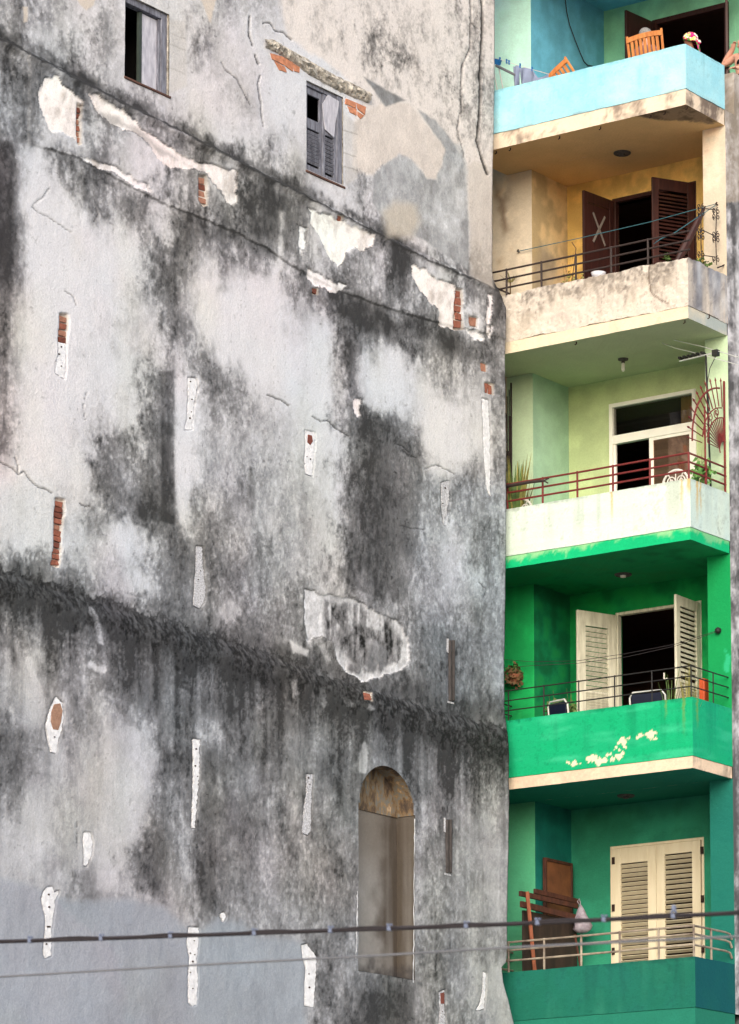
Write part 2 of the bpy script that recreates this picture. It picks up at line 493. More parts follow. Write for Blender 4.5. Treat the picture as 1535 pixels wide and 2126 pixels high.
BIGP = [(634,1224),(655,1230),(690,1236),(735,1243),(765,1262),(790,1274),(830,1295),(848,1325),(851,1370),(833,1392),(800,1397),(752,1416),(745,1405),(720,1398),(700,1365),(694,1335),(672,1318),(655,1322),(640,1332),(636,1280)]
SCARS = [  # outline, speckled?, bolt holes
 ([(124,711),(137,714),(136,760),(133,786),(116,774),(117,755),(123,735)], 0, [(128,720),(124,735),(128,760)]),
 ([(392,784),(407,786),(410,806),(404,830),(400,868),(398,891),(385,892),(391,868),(393,830)], 0, [(396,792),(399,829),(398,855),(395,868)]),
 ([(409,1133),(420,1136),(422,1180),(428,1222),(424,1250),(415,1263),(403,1257),(405,1222),(408,1180)], 1, [(417,1185),(412,1203)]),
 ([(634,894),(652,898),(655,912),(650,960),(648,988),(637,984),(634,960),(637,920)], 0, [(638,948),(645,953)]),
 ([(917,1002),(933,999),(933,1040),(928,1065),(922,1090),(918,1060)], 1, [(925,1013),(920,1045)]),
 ([(1003,828),(1014,831),(1018,900),(1018,970),(1019,1030),(1012,1018),(1007,950),(1005,890)], 0, []),
 ([(118,1446),(130,1460),(133,1490),(128,1516),(120,1545),(117,1563),(108,1562),(101,1532),(97,1505),(107,1470)], 0, [(114,1530)]),
 ([(402,1535),(415,1537),(414,1600),(411,1650),(405,1718),(400,1719),(402,1650),(403,1580)], 0, [(408,1555),(406,1590),(411,1612)]),
 ([(638,1608),(650,1608),(648,1650),(646,1690),(646,1722),(640,1734),(629,1728),(632,1690),(634,1670),(638,1650)], 1, [(641,1615),(644,1628)]),
 ([(177,1728),(188,1729),(193,1750),(190,1775),(180,1798),(175,1795),(177,1772),(174,1745)], 0, []),
 ([(100,1842),(109,1842),(113,1853),(123,1850),(115,1870),(113,1890),(108,1930),(107,1985),(95,1988),(92,1975),(96,1930),(95,1900),(88,1870),(92,1850)], 0, [(102,1857),(103,1883),(100,1924),(104,1924),(97,1960)]),
 ([(394,1925),(413,1925),(413,1950),(409,1990),(411,2040),(409,2085),(400,2088),(394,2083),(393,2040),(396,1990),(391,1960)], 0, [(404,1953),(396,1979),(405,1982),(401,1996),(396,2019),(401,2052)]),
 ([(628,1962),(638,1960),(648,1974),(658,1986),(655,2040),(651,2090),(634,2088),(635,2040),(637,2010),(630,1985)], 0, [(642,2022),(643,2050)]),
 ([(1005,2018),(1010,2020),(1008,2055),(1005,2095),(990,2098),(999,2080),(1004,2050)], 0, []),
 ([(913,2060),(924,2055),(923,2095),(926,2140),(911,2140),(915,2095)], 1, [(919,2100)]),
 ([(458,1898),(465,1894),(470,1904),(464,1913)], 0, []),
]
BRICKPITS = [[(124,650),(141,652),(144,668),(141,700),(137,716),(122,714)],
 [(116,1033),(135,1036),(136,1056),(131,1090),(125,1120),(128,1140),(124,1178),(106,1174),(113,1130),(112,1090)],
 [(412,363),(427,365),(429,400),(429,428),(420,430),(411,415)],
 [(162,214),(172,218),(168,250),(170,300),(163,300),(160,255)],
 [(947,598),(958,600),(961,625),(957,650),(963,684),(944,684),(943,655)],
 [(972,655),(990,660),(990,680),(974,676)],
 [(1000,752),(1012,757),(1012,772),(1000,770)],
 [(1008,793),(1025,797),(1025,820),(1008,815)],
 [(650,596),(660,598),(660,612),(650,609)],
 [(754,1434),(772,1438),(774,1454),(757,1452)],
 [(700,446),(711,448),(711,459),(701,458)]]
CRACKS = [([(998,-20),(1003,30),(1004,60),(1000,120),(999,200),(995,262),(992,292),(1000,322),(1006,345),(1012,362)], 2.6),
 ([(976,-20),(978,45),(976,105),(962,130),(958,170),(961,234)], 1.3), ([(977,45),(996,62)], .8), ([(955,235),(952,270),(965,330)], .8),
 ([(518,35),(515,68),(525,95)], 1.9), ([(530,116),(537,132)], 1.9), ([(548,48),(560,47),(572,66),(590,68),(605,82)], 1.4),
 ([(541,158),(536,175),(539,200),(545,262)], 1.2), ([(460,128),(470,145),(495,165),(505,190),(520,218)], .9),
 ([(555,818),(572,828),(585,832),(600,843)], 1.3), ([(650,864),(668,874),(680,872),(698,890),(722,905)], 1.2),
 ([(0,958),(25,972),(40,985),(50,980),(70,1005),(110,1024)], 1.2), ([(40,985),(32,950)], .9), ([(165,1045),(178,1052),(188,1050)], 1.2),
 ([(68,428),(80,440),(110,455),(150,482)], .7), ([(105,390),(90,410),(70,425)], .7), ([(200,430),(205,445),(198,460)], .7),
 ([(880,975),(905,966),(925,972),(945,985)], .9), ([(850,940),(835,925),(820,920)], .9), ([(835,935),(850,948),(865,950)], .9),
 ([(160,640),(150,615),(135,605)], .6), ([(180,815),(172,845),(178,870)], .6), ([(830,1090),(880,1100)], .6), ([(160,1700),(160,1760)], .6), ([(995,1210),(1010,1225),(1005,1240)], .9)]
SILH = ([-200, 0, 200, 400, 560, 578, 600, 640, 700, 1100, 1400, 1480, 1525, 1560, 1750, 1985, 1998, 2008, 2040, 2080, 2126, 2300],
        [1028, 1028, 1027, 1022, 1022, 1024, 1034, 1049, 1049, 1051, 1047, 1048, 1056, 1057, 1056, 1052, 1050, 1041, 1045, 1056, 1067, 1090])

def gridline(lo, hi, n, extra, coarse):
    a = np.linspace(lo, hi, n); st = a[1] - a[0]
    for e in extra: a = a[np.abs(a - e) > st * .55]
    return np.sort(np.concatenate([a, extra, coarse]))
gy = gridline(38.2, 51.2, 500, [W1[0], W1[1], W2[0], W2[1], NI[0], NI[1]], [8, 16, 24, 30, 34, 36.5, 37.6])
gz = gridline(7.0, 25.7, 1180, [W1[2], W1[3], W2[2], W2[3], NI[2], NI[3]], [0.0, 2.5, 5, 6.3, 26.2, 27])
NYg, NZg = len(gy), len(gz)
Yg, Zg = np.meshgrid(gy, gz, indexing='ij')
# the far corner of the wall is worn: its outline follows the photo
zz = gz.copy(); ye = np.zeros(NZg)
for i, z in enumerate(zz):
    X = XL + float(off_tier(51.0, z)); y = 51.2
    for _ in range(4):
        _, py = proj(X, y, z); p = onX(float(np.interp(py, *SILH)), py, X); y = p[1]
    ye[i] = y
ye += 0.03 * (fbm(zz * 3, zz * 0 + 3.3, 31, 5) - .5)
Yg = Yg + np.clip((Yg - 50.4) / .8, 0, 1) * (ye[None, :] - 51.2)
# arch: snap the nearest row to the curve
ym, hw = (NI[0] + NI[1]) / 2, (NI[1] - NI[0]) / 2
archz = lambda y: NI[3] + (NI[4] - NI[3]) * math.sqrt(max(0, 1 - ((y - ym) / hw) ** 2))
inarch = [i for i in range(NYg) if NI[0] - 1e-6 <= gy[i] <= NI[1] + 1e-6]
top_i = {}
for i in inarch:
    z = archz(gy[i]); j = int(np.argmin(np.abs(gz - z))); Zg[i, j] = z; top_i[i] = j
Yf, Zf = Yg.ravel(), Zg.ravel()
offt = off_tier(Yf, Zf)
PX, PY = proj(XL + offt, Yf, Zf)
PXc = np.clip(PX, -30, 1100); PYc = np.clip(PY, -60, 2180)
n_a = fbm(Yf * .9, Zf * .7, 40, 4) - .5; n_b = fbm(Yf * 2.6, Zf * 2.0, 44, 5) - .5
n_c = fbm(Yf * 8, Zf * 6, 48, 4) - .5; n_f = fbm(Yf * 30, Zf * 24, 52, 3) - .5
n_st = fbm(Yf * 3.4, Zf * .28, 56, 5) - .5; n_st2 = fbm(Yf * 12, Zf * .7, 60, 4) - .5
n_v = fbm(Yf * 2.6, Zf * 2.0, 64, 5) - .5; n_d = fbm(Yf * 8, Zf * 6, 68, 4) - .5
def _nz(a): return (a - a.mean()) / (a.std() + 1e-9) * .16
n_a, n_b, n_c, n_f, n_st, n_st2, n_v, n_d = [_nz(a) for a in (n_a, n_b, n_c, n_f, n_st, n_st2, n_v, n_d)]
wob = 9 * n_b + 9 * n_c + 3 * n_f                        # edge wobble, pixels
def pol(p, amp=0.5): 
    q = np.array(p, float); x0, y0 = q.min(0) - 40; x1, y1 = q.max(0) + 40
    out = np.full(PX.shape, -99.0)
    k = np.where((PX > x0) & (PX < x1) & (PY > y0) & (PY < y1))[0]
    out[k] = poly_sd(p, PX[k] + amp * wob[k], PY[k] + amp * (9 * n_v[k] + 9 * n_d[k]))
    return out
def lin(p, amp=.5):
    q = np.array(p, float); x0, y0 = q.min(0) - 90; x1, y1 = q.max(0) + 90
    out = np.full(PX.shape, 999.0)
    k = np.where((PX > x0) & (PX < x1) & (PY > y0) & (PY < y1))[0]
    out[k] = line_d(p, PX[k] + amp * wob[k], PY[k] + amp * (9 * n_v[k] + 9 * n_d[k]))
    return out

# --- darkness map (0 clean .. 9 black)
sx = np.clip((PXc + 30 * n_b + 40 * n_c + 16 * n_f - 25) / 50, 0, 19.999); sy = np.clip((PYc + 44 * n_v + 46 * n_d + 16 * n_f - 25) / 50, 0, 41.999)
ix, iy = sx.astype(int), sy.astype(int); fx, fy = sx - ix, sy - iy
D = (DIG[iy, ix] * (1 - fx) + DIG[iy, ix + 1] * fx) * (1 - fy) + (DIG[iy + 1, ix] * (1 - fx) + DIG[iy + 1, ix + 1] * fx) * fy
smoothzone = sst(-8, 14, pol([(-60,1805),(60,1832),(100,1850),(150,1868),(190,1868),(262,1864),(340,1880),(362,1897),(395,1930),(420,1925),(450,1905),(500,1908),(540,1942),(600,1945),(640,1962),(632,2240),(-60,2240)], .5))
def streak(p, w, amt, soft=1.0, amp=.6):
    global D
    d = lin(p, amp); D = D + amt * (1 - sst(w * (1 - .5 * soft), w * (1 + .8 * soft), d))
def zone(p, amt, soft=10, amp=.6, to=None, k=1.0):
    global D
    m = sst(-soft, soft, pol(p, amp))
    D = D + amt * m if to is None else D * (1 - k * m) + to * k * m
yl = np.interp(PX, [q[0] for q in LEDGE], [q[1] for q in LEDGE]); yb = np.interp(PX, [q[0] for q in BAND], [q[1] for q in BAND])
y2 = np.interp(PX, [q[0] for q in LINE2], [q[1] for q in LINE2])
tl, tb, t2 = PY - yl, PY - yb, PY - y2
# ledge: grime creeping above, dark line, drips under it
gate = .55 + 1.6 * n_a + 1.2 * n_b
D += 2.9 * np.clip(gate + .35, 0, 1.1) * sst(-30, -4, tl + 16 * n_c) * (1 - sst(0, 10, tl)) * (PX > -5)
D += 3.4 * (1 - sst(1.2, 4, np.abs(tl - 2 + 6 * n_c)))
D += 3.0 * np.clip(.3 + 2.4 * n_st, 0, 1) * sst(0, 6, tl) * (1 - sst(30, 100, tl + 60 * n_st2))
m2 = (PX > 90) & (PX < 1010)
D += m2 * 2.1 * np.clip(.5 + 2.2 * n_a + 1.5 * n_b, 0, 1) * sst(-8, 6, t2 + 14 * n_c) * (1 - sst(30, 85, t2 + 50 * n_st))
D += m2 * 2.2 * (1 - sst(.8, 3, np.abs(t2 + 7 * n_c)))
# black mould band
mb_ = sst(-9, 7, tb + 34 * n_c + 22 * n_b + 14 * n_f) * (1 - sst(62, 170, tb + 90 * n_b - 110 * n_st + 50 * n_c))
D = D * (1 - .86 * mb_) + (8.7 + 3.0 * n_c + 5 * n_f + 2 * n_b) * .86 * mb_
# dark blocks and runs with hard edges
zone([(724,838),(760,842),(820,865),(876,892),(876,960),(872,1060),(862,1160),(840,1250),(780,1240),(720,1215),(722,1100),(724,960)], 1.5, 5, .6)
zone([(203,905),(335,870),(362,880),(362,1100),(300,1075),(205,1060)], .8, 8, .5)
zone([(334,770),(360,770),(363,1090),(335,1080)], 2.4, 4, .2)
zone([(366,790),(392,780),(388,1080),(368,1090)], -1.8, 6, .4)
zone([(205,640),(330,640),(330,880),(215,890)], -.8, 16, 1.0)
zone([(328,545),(366,545),(362,640),(372,700),(350,760),(330,690)], 1.6, 10, .8)
zone([(700,640),(760,625),(790,690),(735,700),(742,790),(760,850),(735,850),(715,760)], 1.6, 9, .7)
zone([(690,560),(800,650),(900,690),(1000,700),(1040,760),(930,740),(860,740),(760,690),(680,620)], 1.6, 14, 1.0)
zone([(510,370),(615,420),(620,560),(560,540),(515,480)], 1.6, 8, .6)
zone([(578,440),(588,440),(584,560),(576,560)], -3.5, 6, .4)
zone([(800,500),(840,520),(905,600),(915,640),(880,620),(850,570),(830,640),(815,560)], 2.0, 8, .7)
zone([(1022,590),(1060,640),(1060,1010),(1026,1000),(1020,760)], 1.4, 6, .4)
zone([(-40,280),(30,300),(34,470),(28,560),(16,700),(14,940),(-40,950)], 2.0, 6, .6)
zone([(32,300),(60,330),(90,430),(40,440)], -1.2, 12, .8)
zone([(60,120),(110,140),(90,190),(75,300),(45,300),(40,180)], 1.4, 10, .8)
zone([(295,430),(345,395),(400,420),(402,520),(360,530),(320,480)], .8, 6, .7)
zone([(305,425),(350,410),(352,470),(368,490),(355,520),(320,485)], -2.4, 6, .7)
zone([(370,590),(500,560),(660,620),(700,720),(722,860),(560,800),(440,740),(385,660)], -.8, 20, .8)
zone([(735,745),(800,700),(900,830),(990,850),(985,960),(880,940),(740,830)], -1.2, 12, .8)
zone([(880,880),(970,900),(985,985),(885,985)], -1.4, 10, .6)
zone([(40,400),(200,430),(300,520),(300,700),(180,1010),(30,1000),(60,600)], -.5, 20, .8)
zone([(220,1090),(330,1075),(325,1150),(330,1240),(260,1200)], -1.4, 10, 1.0)
zone([(0,1690),(90,1640),(120,1740),(60,1810),(0,1800)], -1.0, 20, .8)
zone([(225,1520),(325,1510),(320,1640),(265,1760),(280,1850),(200,1850),(210,1700)], -1.2, 12, 1.0)
zone([(330,1540),(365,1560),(345,1700),(350,1880),(290,1850),(270,1780),(310,1700)], 1.6, 10, .9)
zone([(425,1560),(450,1560),(445,1890),(415,1900)], 1.6, 8, .7)
zone([(738,2020),(862,2040),(866,2126),(850,2160),(730,2160)], 1.8, 12, .8)
zone([(600,1328),(625,1342),(642,1350),(640,1362),(608,1356)], -5, 5, .5)
zone([(664,1340),(676,1335),(684,1370),(678,1382)], -3, 5, .5)
for q in ([(610,1415),(612,1440)], [(672,1430),(674,1460)], [(192,1262),(205,1300),(212,1330)], [(750,1600),(757,1550)], [(705,1440),(730,1462)], [(745,1455),(775,1470)], [(60,1370),(75,1410)], [(190,1380),(215,1390)]):
    streak(q, 5.5, -4.6, .9, .9)
for x_, y0_, y1_, w_, a_ in ((465,430,600,9,1.6),(610,1730,1850,14,1),(1015,1640,1850,8,-.8),(880,1640,1780,16,.6),(30,1520,1700,12,1),(180,1540,1640,18,-1),(70,1320,1500,18,-1),(640,1020,1180,16,.5),(560,980,1090,18,-.5),(385,900,1080,10,-1.6),(730,1520,1600,8,-1.2),(540,1560,1720,14,.7),(1000,780,1000,8,-.8)):
    streak([(x_, y0_), (x_, y1_)], w_, a_, 1, .7)
# grain, mottling, vertical runs
mid = np.clip(1 - np.abs(D - 4.6) / 4.6, 0.12, 1)
amp = (1 - .82 * smoothzone)
low = sst(1150, 1400, PY)
D = np.interp(D, [0, 1, 2, 3, 4, 5, 6, 7, 8, 9, 12], [0, .5, 1.3, 2.5, 3.9, 5.1, 6.1, 7.0, 8.0, 8.8, 9.6])
mid = np.clip(1 - np.abs(D - 4.8) / 5.2, 0.26, 1)
n_g = _nz(fbm(Yf * 17, Zf * 13, 150, 4)); n_rg = _nz(np.abs(fbm(Yf * 5, Zf * 4, 154, 5) - .5))
drip = sst(.15, .45, _nz(fbm(Yf * 6, Zf * .45, 158, 4)) + .35 * n_c); drip2 = sst(.18, .45, _nz(fbm(Yf * 9, Zf * .6, 162, 4)) + .35 * n_d)
D += amp * (mid * (4.8 * n_b + 3.6 * n_c + 2.8 * n_g + 4.2 * n_f - 2.0 * n_rg) + (.5 + 1.2 * low) * n_st * (.3 + mid) + .9 * n_st2 * (.4 + mid) + .9 * n_a)
drb = sst(0, 30, tb) * (1 - sst(60, 420, tb)); srun = _nz(fbm(Yf * 4.2, Zf * .22, 170, 5)) + .5 * _nz(fbm(Yf * 11, Zf * .35, 174, 4)); srun2 = sst(30, 60, tl) * (1 - sst(90, 420, tl))
D += amp * (drb * 7.0 * srun * (.3 + mid) + srun2 * 3.4 * srun * mid)
core_ = sst(-7, 5, tb + 30 * n_c + 14 * n_f + 10 * n_b) * (1 - sst(34, 84, tb + 70 * n_c + 60 * n_b + 30 * n_f)); D += 3.0 * core_
pitn = vnoise(Yf * 30, Zf * 26, 180) * vnoise(Yf * 11, Zf * 10, 184); D += amp * 1.8 * sst(.66, .76, pitn)
D += amp * (drip * (.5 + .7 * low) * (.25 + mid) - drip2 * (.6 + .9 * low) * mid)
blot = sst(.56, .72, fbm(Yf * 5, Zf * 4, 90, 5)); spk = sst(.60, .70, fbm(Yf * 20, Zf * 16, 94, 3))
D += amp * (blot * mid * .7 - spk * mid * 1.5)
D = D * (1 - .55 * smoothzone) + 2.0 * .55 * smoothzone + smoothzone * (1.2 * n_a + .7 * n_b)
D -= .8 * sst(4, 1.5, np.abs(poly_sd([(-60,1805),(60,1832),(100,1850),(150,1868),(190,1868),(262,1864),(340,1880),(362,1897),(395,1930),(420,1925),(450,1905),(500,1908),(540,1942),(600,1945),(640,1962),(632,2240),(-60,2240)], PX + .5 * wob, PY + .5 * (9 * n_v + 9 * n_d)))) * 0
D = D + (1.5 * sst(1150, 1450, PY) + .5 * sst(850, 1100, PY)) * np.clip(1 - D / 8, 0, 1)
D = D + .22 * np.tanh((D - 4.6) / 1.3) * amp
D = np.clip(D, .1, 9)
val = np.interp(D, np.arange(10), TONE)
hue = np.ones((len(val), 3)) * np.array([.965, .98, 1.055])
hb = (fbm(Yf * .5, Zf * .45, 71, 3) - .5) * 2; hp = (fbm(Yf * .7, Zf * .6, 75, 3) - .5) * 2; hy = (fbm(Yf * .8, Zf * .5, 79, 3) - .5) * 2
hue *= 1 + np.clip(hb, 0, 1)[:, None] * np.array([-.08, -.01, .03]) + np.clip(hp, 0, 1)[:, None] * np.array([.06, -.02, -.01]) + np.clip(hy, 0, 1)[:, None] * np.array([.02, .01, -.09])
cool = sst(-30, 30, pol([(860,980),(1060,1010),(1060,1480),(900,1460),(850,1200)], 1)) * .7 + smoothzone * .9 + sst(900, 1500, PY) * .25
hue *= 1 + cool[:, None] * np.array([-.09, -.01, .06])
pinkz = sst(-10, 10, pol([(-60,1812),(70,1840),(230,1960),(260,2060),(250,2240),(-60,2240)], 1.4)) * .5 + sst(-25, 25, pol([(-30,290),(28,300),(26,1000),(-30,1000)], 1)) * .8
hue *= 1 + pinkz[:, None] * np.array([.07, -.02, -.02])
col = val[:, None] * hue
def over(m, c):
    global col
    col = col * (1 - m[:, None]) + np.asarray(c) * m[:, None]
K = 0.86
# beige and pink coats of the top storey
warm = [(570,-60),(1030,-60),(1030,600),(985,575),(975,540),(974,420),(972,350),(960,300),(930,300),(905,372),(888,368),(866,342),(850,322),(825,320),(800,338),(775,362),(735,360),(733,240),(768,200),(720,165),(660,118),(600,80),(590,40)]
wm = sst(-6, 6, pol(warm, .9))
wtex = np.interp(np.clip(1.6 + 3.0 * n_b + 2.4 * n_c + 2.2 * n_st + 1.6 * n_a + 3.0 * n_f + 1.2 * (D - 2), 0, 9), np.arange(10), TONE)
over(wm * .9, wtex[:, None] * np.array([1.05, .985, .955]))
flat = sst(-3, 3, pol([(735,255),(760,232),(800,212),(850,215),(870,240),(925,310),(905,372),(888,370),(862,335),(830,318),(790,345),(772,362),(735,345)], .35))
over(flat * .85, np.array([.70, .645, .61])[None] * K * (1 + .25 * n_b + .2 * n_c)[:, None] )
for q, c, k in (([(755,160),(775,170),(800,185),(842,208),(820,216),(802,222),(785,200)], .17, .9), ([(868,228),(905,250),(945,300),(965,340),(955,360),(925,310),(900,275)], .27, .85),
                ([(775,365),(800,340),(828,322),(860,338),(888,372),(908,372),(925,318),(960,320),(972,400),(972,560),(880,500),(800,455),(772,420)], .36, .75)):
    over(sst(-3, 3, pol(q, .4)) * k, (c * (1 + 1.0 * n_b + .9 * n_c + .5 * n_f + .4 * n_st))[:, None] * np.array([.95, 1, 1.07]))
over(sst(-12, 12, pol([(795,440),(820,415),(860,425),(872,460),(850,495),(805,490)], .8)) * .8, np.array([.56, .51, .44]) * K)
over(sst(-4, 4, pol([(972,345),(985,335),(1024,350),(1024,600),(975,572)], .2)) * .6, (np.array([.60, .56, .52]) * K)[None] * (1 + .5 * n_st + .3 * n_b)[:, None])
for q in ([(145,-20),(200,-20),(195,10),(180,22),(168,12)], [(410,-20),(460,-20),(445,5),(436,50),(428,30)], [(48,15),(57,15),(57,45),(50,45)]):
    over(sst(-2, 2, pol(q, .4)) * .9, np.array([.66, .59, .52]) * K)
over(sst(-3, 3, pol([(352,40),(385,45),(388,180),(352,195)], .4)) * .55, np.array([.60, .575, .555]) * K)
over(sst(-3, 3, pol([(714,232),(742,262),(742,370),(716,385)], .3)) * .6, (np.array([.56, .54, .53]) * K)[None] * (1 + .4 * n_c + .4 * n_b)[:, None])
for yj in (275, 322, 350): over((1 - sst(.6, 1.8, lin([(714, yj - 4), (742, yj + 4)], .2))) * .5, np.array([.2, .19, .18]))
for yj in (75, 98, 148): over((1 - sst(.6, 1.8, lin([(354, yj - 6), (384, yj + 6)], .3))) * .35, np.array([.2, .19, .18]))
# bare white coats (plaster shell gone), recessed
rec = np.zeros(len(val)); edge = np.zeros(len(val)); damp = np.ones(len(val))
for i, q in enumerate(WHITE):
    sd = pol(q, 1.1); m = sst(-.8, .8, sd + 5 * n_g)
    stain = np.clip(.10 + 1.9 * n_b + 1.5 * n_c + .8 * n_f, 0, 1) * .75
    w = np.array([.90, .87, .865]) if i in (0, 1, 2, 3) else np.array([.88, .88, .91])
    w = w[None] * (1 + .16 * hp[:, None] * np.array([.3, -.5, -.3])) * (1 - stain[:, None]) + np.array([.42, .38, .36])[None] * stain[:, None]
    over(m, w * .95); rec = np.maximum(rec, m); edge = np.maximum(edge, (1 - sst(.5, 2.2, np.abs(sd + 1))) * sst(-.1, .15, n_v + n_d + .06))
for q in ([(262,262),(290,270),(320,300),(370,330),(330,318),(280,285)], [(200,230),(245,240),(262,262),(225,262),(195,225)]):
    over(sst(-7, 7, pol(q, .9)) * .65, np.array([.25, .24, .24]))
sd = pol(BIGP, 1.0); m = sst(-.8, .8, sd)
lft = sst(682, 668, PX + 10 * n_c); rim = sst(20, 6, sd + 26 * n_b + 22 * n_c) * (sst(1335, 1365, PY) + sst(800, 830, PX) * .8); top_ = sst(16, 2, sd + 30 * n_c + 20 * n_b) * sst(1300, 1270, PY) * .8
stripe = sst(.10, .30, n_st2 + .5 * n_c) * .75 * sst(1340, 1290, PY); 
wht = np.clip(np.maximum(np.maximum(lft, rim), np.maximum(top_, stripe)) - 1.2 * np.clip(n_g + .4 * n_f - .12, 0, 1), 0, 1)
bw = np.array([.66, .67, .71])[None] * wht[:, None] * (1 + .5 * n_f + .6 * n_c)[:, None] + np.array([.235, .235, .25])[None] * (1 - wht[:, None]) * (1 + 2.0 * n_c + 1.4 * n_st2 + 1.0 * n_f + 1.2 * n_b)[:, None]
m = m * np.clip(1 - 1.1 * sst(.0, .25, n_a + n_b) * sst(1320, 1350, PY) * (1 - rim), .25, 1)
over(m, bw * K); rec = np.maximum(rec, m); edge = np.maximum(edge, (1 - sst(.6, 2.2, np.abs(sd + 1.2))) * (PY < 1330) * sst(-.2, .05, n_v))
for q, *_ in SCARS:
    sd = pol(q, .1); m = sst(-2.5, -.5, sd); rec = np.maximum(rec, m * 1.6); edge = np.maximum(edge, (1 - sst(.4, 1.8, np.abs(sd + 1.0))) * .45 * sst(-.12, .1, n_v))
pit = np.zeros(len(val))
for q in BRICKPITS:
    sd = pol(q, .15); m = sst(-1.2, .6, sd); pit = np.maximum(pit, m)
    over(m, np.array([.62, .55, .49]) * .8 * (1 + n_c)[:, None])
crk = np.zeros(len(val))
for p, w in CRACKS:
    d = lin(p, .45); crk = np.maximum(crk, (1 - sst(w * .55, w * 1.25 + .5, d)) * min(1, .45 + w * .25))
crk = np.maximum(crk, edge * .55)
col *= (1 - .88 * crk)[:, None]
col *= (1 + .10 * n_f + .05 * n_c)[:, None]
col *= np.clip(1 + core_ * (2.8 * n_f + 2.0 * n_c + 2.0 * n_g + .6 * n_b - .12), .35, 3)[:, None]
# brown-black niche head rim, edges
col = np.clip(col, .012, .86)
X_ = XL + offt + off_noise(Yf, Zf) + .0022 * np.minimum(D, 9) * n_c - .020 * rec - .05 * pit - .03 * np.clip(crk, 0, 1)
m2b = sst(-3, 3, t2) ; X_ = X_ + .018 * (1 - m2b) * (PX > 60) * sst(-4, 4, tl)

idx = np.arange(NYg * NZg).reshape(NYg, NZg)
keep = np.ones((NYg - 1, NZg - 1), bool)
cyc = (gy[:-1] + gy[1:]) / 2; czc = (gz[:-1] + gz[1:]) / 2
for y0, y1, z0, z1 in (W1, W2):
    keep[np.ix_((cyc > y0) & (cyc < y1), (czc > z0) & (czc < z1))] = False
for i in inarch[:-1]:
    jt = min(top_i[i], top_i[i + 1])
    j0 = int(np.argmin(np.abs(gz - NI[2])))
    keep[i, j0:jt] = False
ii, jj = np.where(keep)
quads = np.stack([idx[ii, jj], idx[ii + 1, jj], idx[ii + 1, jj + 1], idx[ii, jj + 1]], 1)
# triangles where the arch cuts a step
tris = []
for i in inarch[:-1]:
    a, b = top_i[i], top_i[i + 1]
verts = np.stack([X_, Yf, Zf], 1)
# end face and roof: the building's body behind the wall
nv = len(verts); ext = []
endv = verts[idx[-1, :]].copy(); endv[:, 0] = XL - 9
roofv = verts[idx[:, -1]].copy(); roofv[:, 0] = XL - 9
allv = np.concatenate([verts, endv, roofv])
eq = np.stack([idx[-1, :-1], nv + np.arange(NZg - 1), nv + 1 + np.arange(NZg - 1), idx[-1, 1:]], 1)
rq = np.stack([idx[:-1, -1], idx[1:, -1], nv + NZg + 1 + np.arange(NYg - 1), nv + NZg + np.arange(NYg - 1)], 1)
Q = np.concatenate([quads, eq, rq])
me = bpy.data.meshes.new('wall')
me.vertices.add(len(allv)); me.vertices.foreach_set('co', allv.ravel())
me.loops.add(Q.size); me.loops.foreach_set('vertex_index', Q.ravel().astype(np.int32))
me.polygons.add(len(Q)); me.polygons.foreach_set('loop_start', np.arange(0, Q.size, 4, dtype=np.int32))
me.update(calc_edges=True)
ca = me.color_attributes.new('Col', 'FLOAT_COLOR', 'POINT')
cc = np.ones((len(allv), 4), np.float32); cc[:nv, :3] = col; cc[nv:, :3] = .3
ca.data.foreach_set('color', cc.ravel())
me.polygons.foreach_set('use_smooth', np.ones(len(Q), bool))
wall = link('wall', me, old, M_WALL)
tb_ = MB(); tb_.box((XL - 9.2, 8, 0), (XL - 9, 51.2, 27)); tb_.box((XL - 9, 7.8, 0), (XL - .2, 8, 27))
tb_.build('rear_wall', mat('grey_render', S(150, 148, 146), 0.9), old)

# ---- arched niche
nb = MB(); ND = 0.34
ys = [gy[i] for i in inarch]
def ox(y, z): return XL + float(off_tier(y, z) + off_noise(y, z)) + .004
M_NICHE = mat('brown_grey_plaster', S(176, 166, 150), 0.9, scale=3, bump=0.3, stretch=(1, 2.5, .25), col2=S(112, 98, 84))
m, nt, N_, L_, P_ = new_mat('peeling_ochre_paint')
g_ = N_.new('ShaderNodeNewGeometry'); z1_ = N_.new('ShaderNodeTexNoise'); z1_.inputs['Scale'].default_value = 3.2; z1_.inputs['Detail'].default_value = 8; z1_.inputs['Roughness'].default_value = .7
mp_ = N_.new('ShaderNodeMapping'); mp_.inputs['Scale'].default_value = (1, 1.1, .45); L_.new(g_.outputs['Position'], mp_.inputs[0]); L_.new(mp_.outputs[0], z1_.inputs['Vector'])
r_ = N_.new('ShaderNodeValToRGB'); L_.new(z1_.outputs['Fac'], r_.inputs['Fac']); e_ = r_.color_ramp.elements
e_[0].position = .33; e_[0].color = (*S(50, 43, 40), 1); e_[1].position = .75; e_[1].color = (*S(222, 202, 176), 1)
for q_, c_ in ((.42, S(82, 68, 56)), (.48, S(122, 100, 72)), (.52, S(104, 108, 106)), (.57, S(136, 110, 76)), (.66, S(200, 180, 156))):
    k_ = e_.new(q_); k_.color = (*c_, 1)
L_.new(r_.outputs[0], P_.inputs['Base Color']); P_.inputs['Roughness'].default_value = .9
M_OCHRE = m
niche = thing('arched_niche', (XL, ym, NI[2]), parent=old)
XB = XL - ND
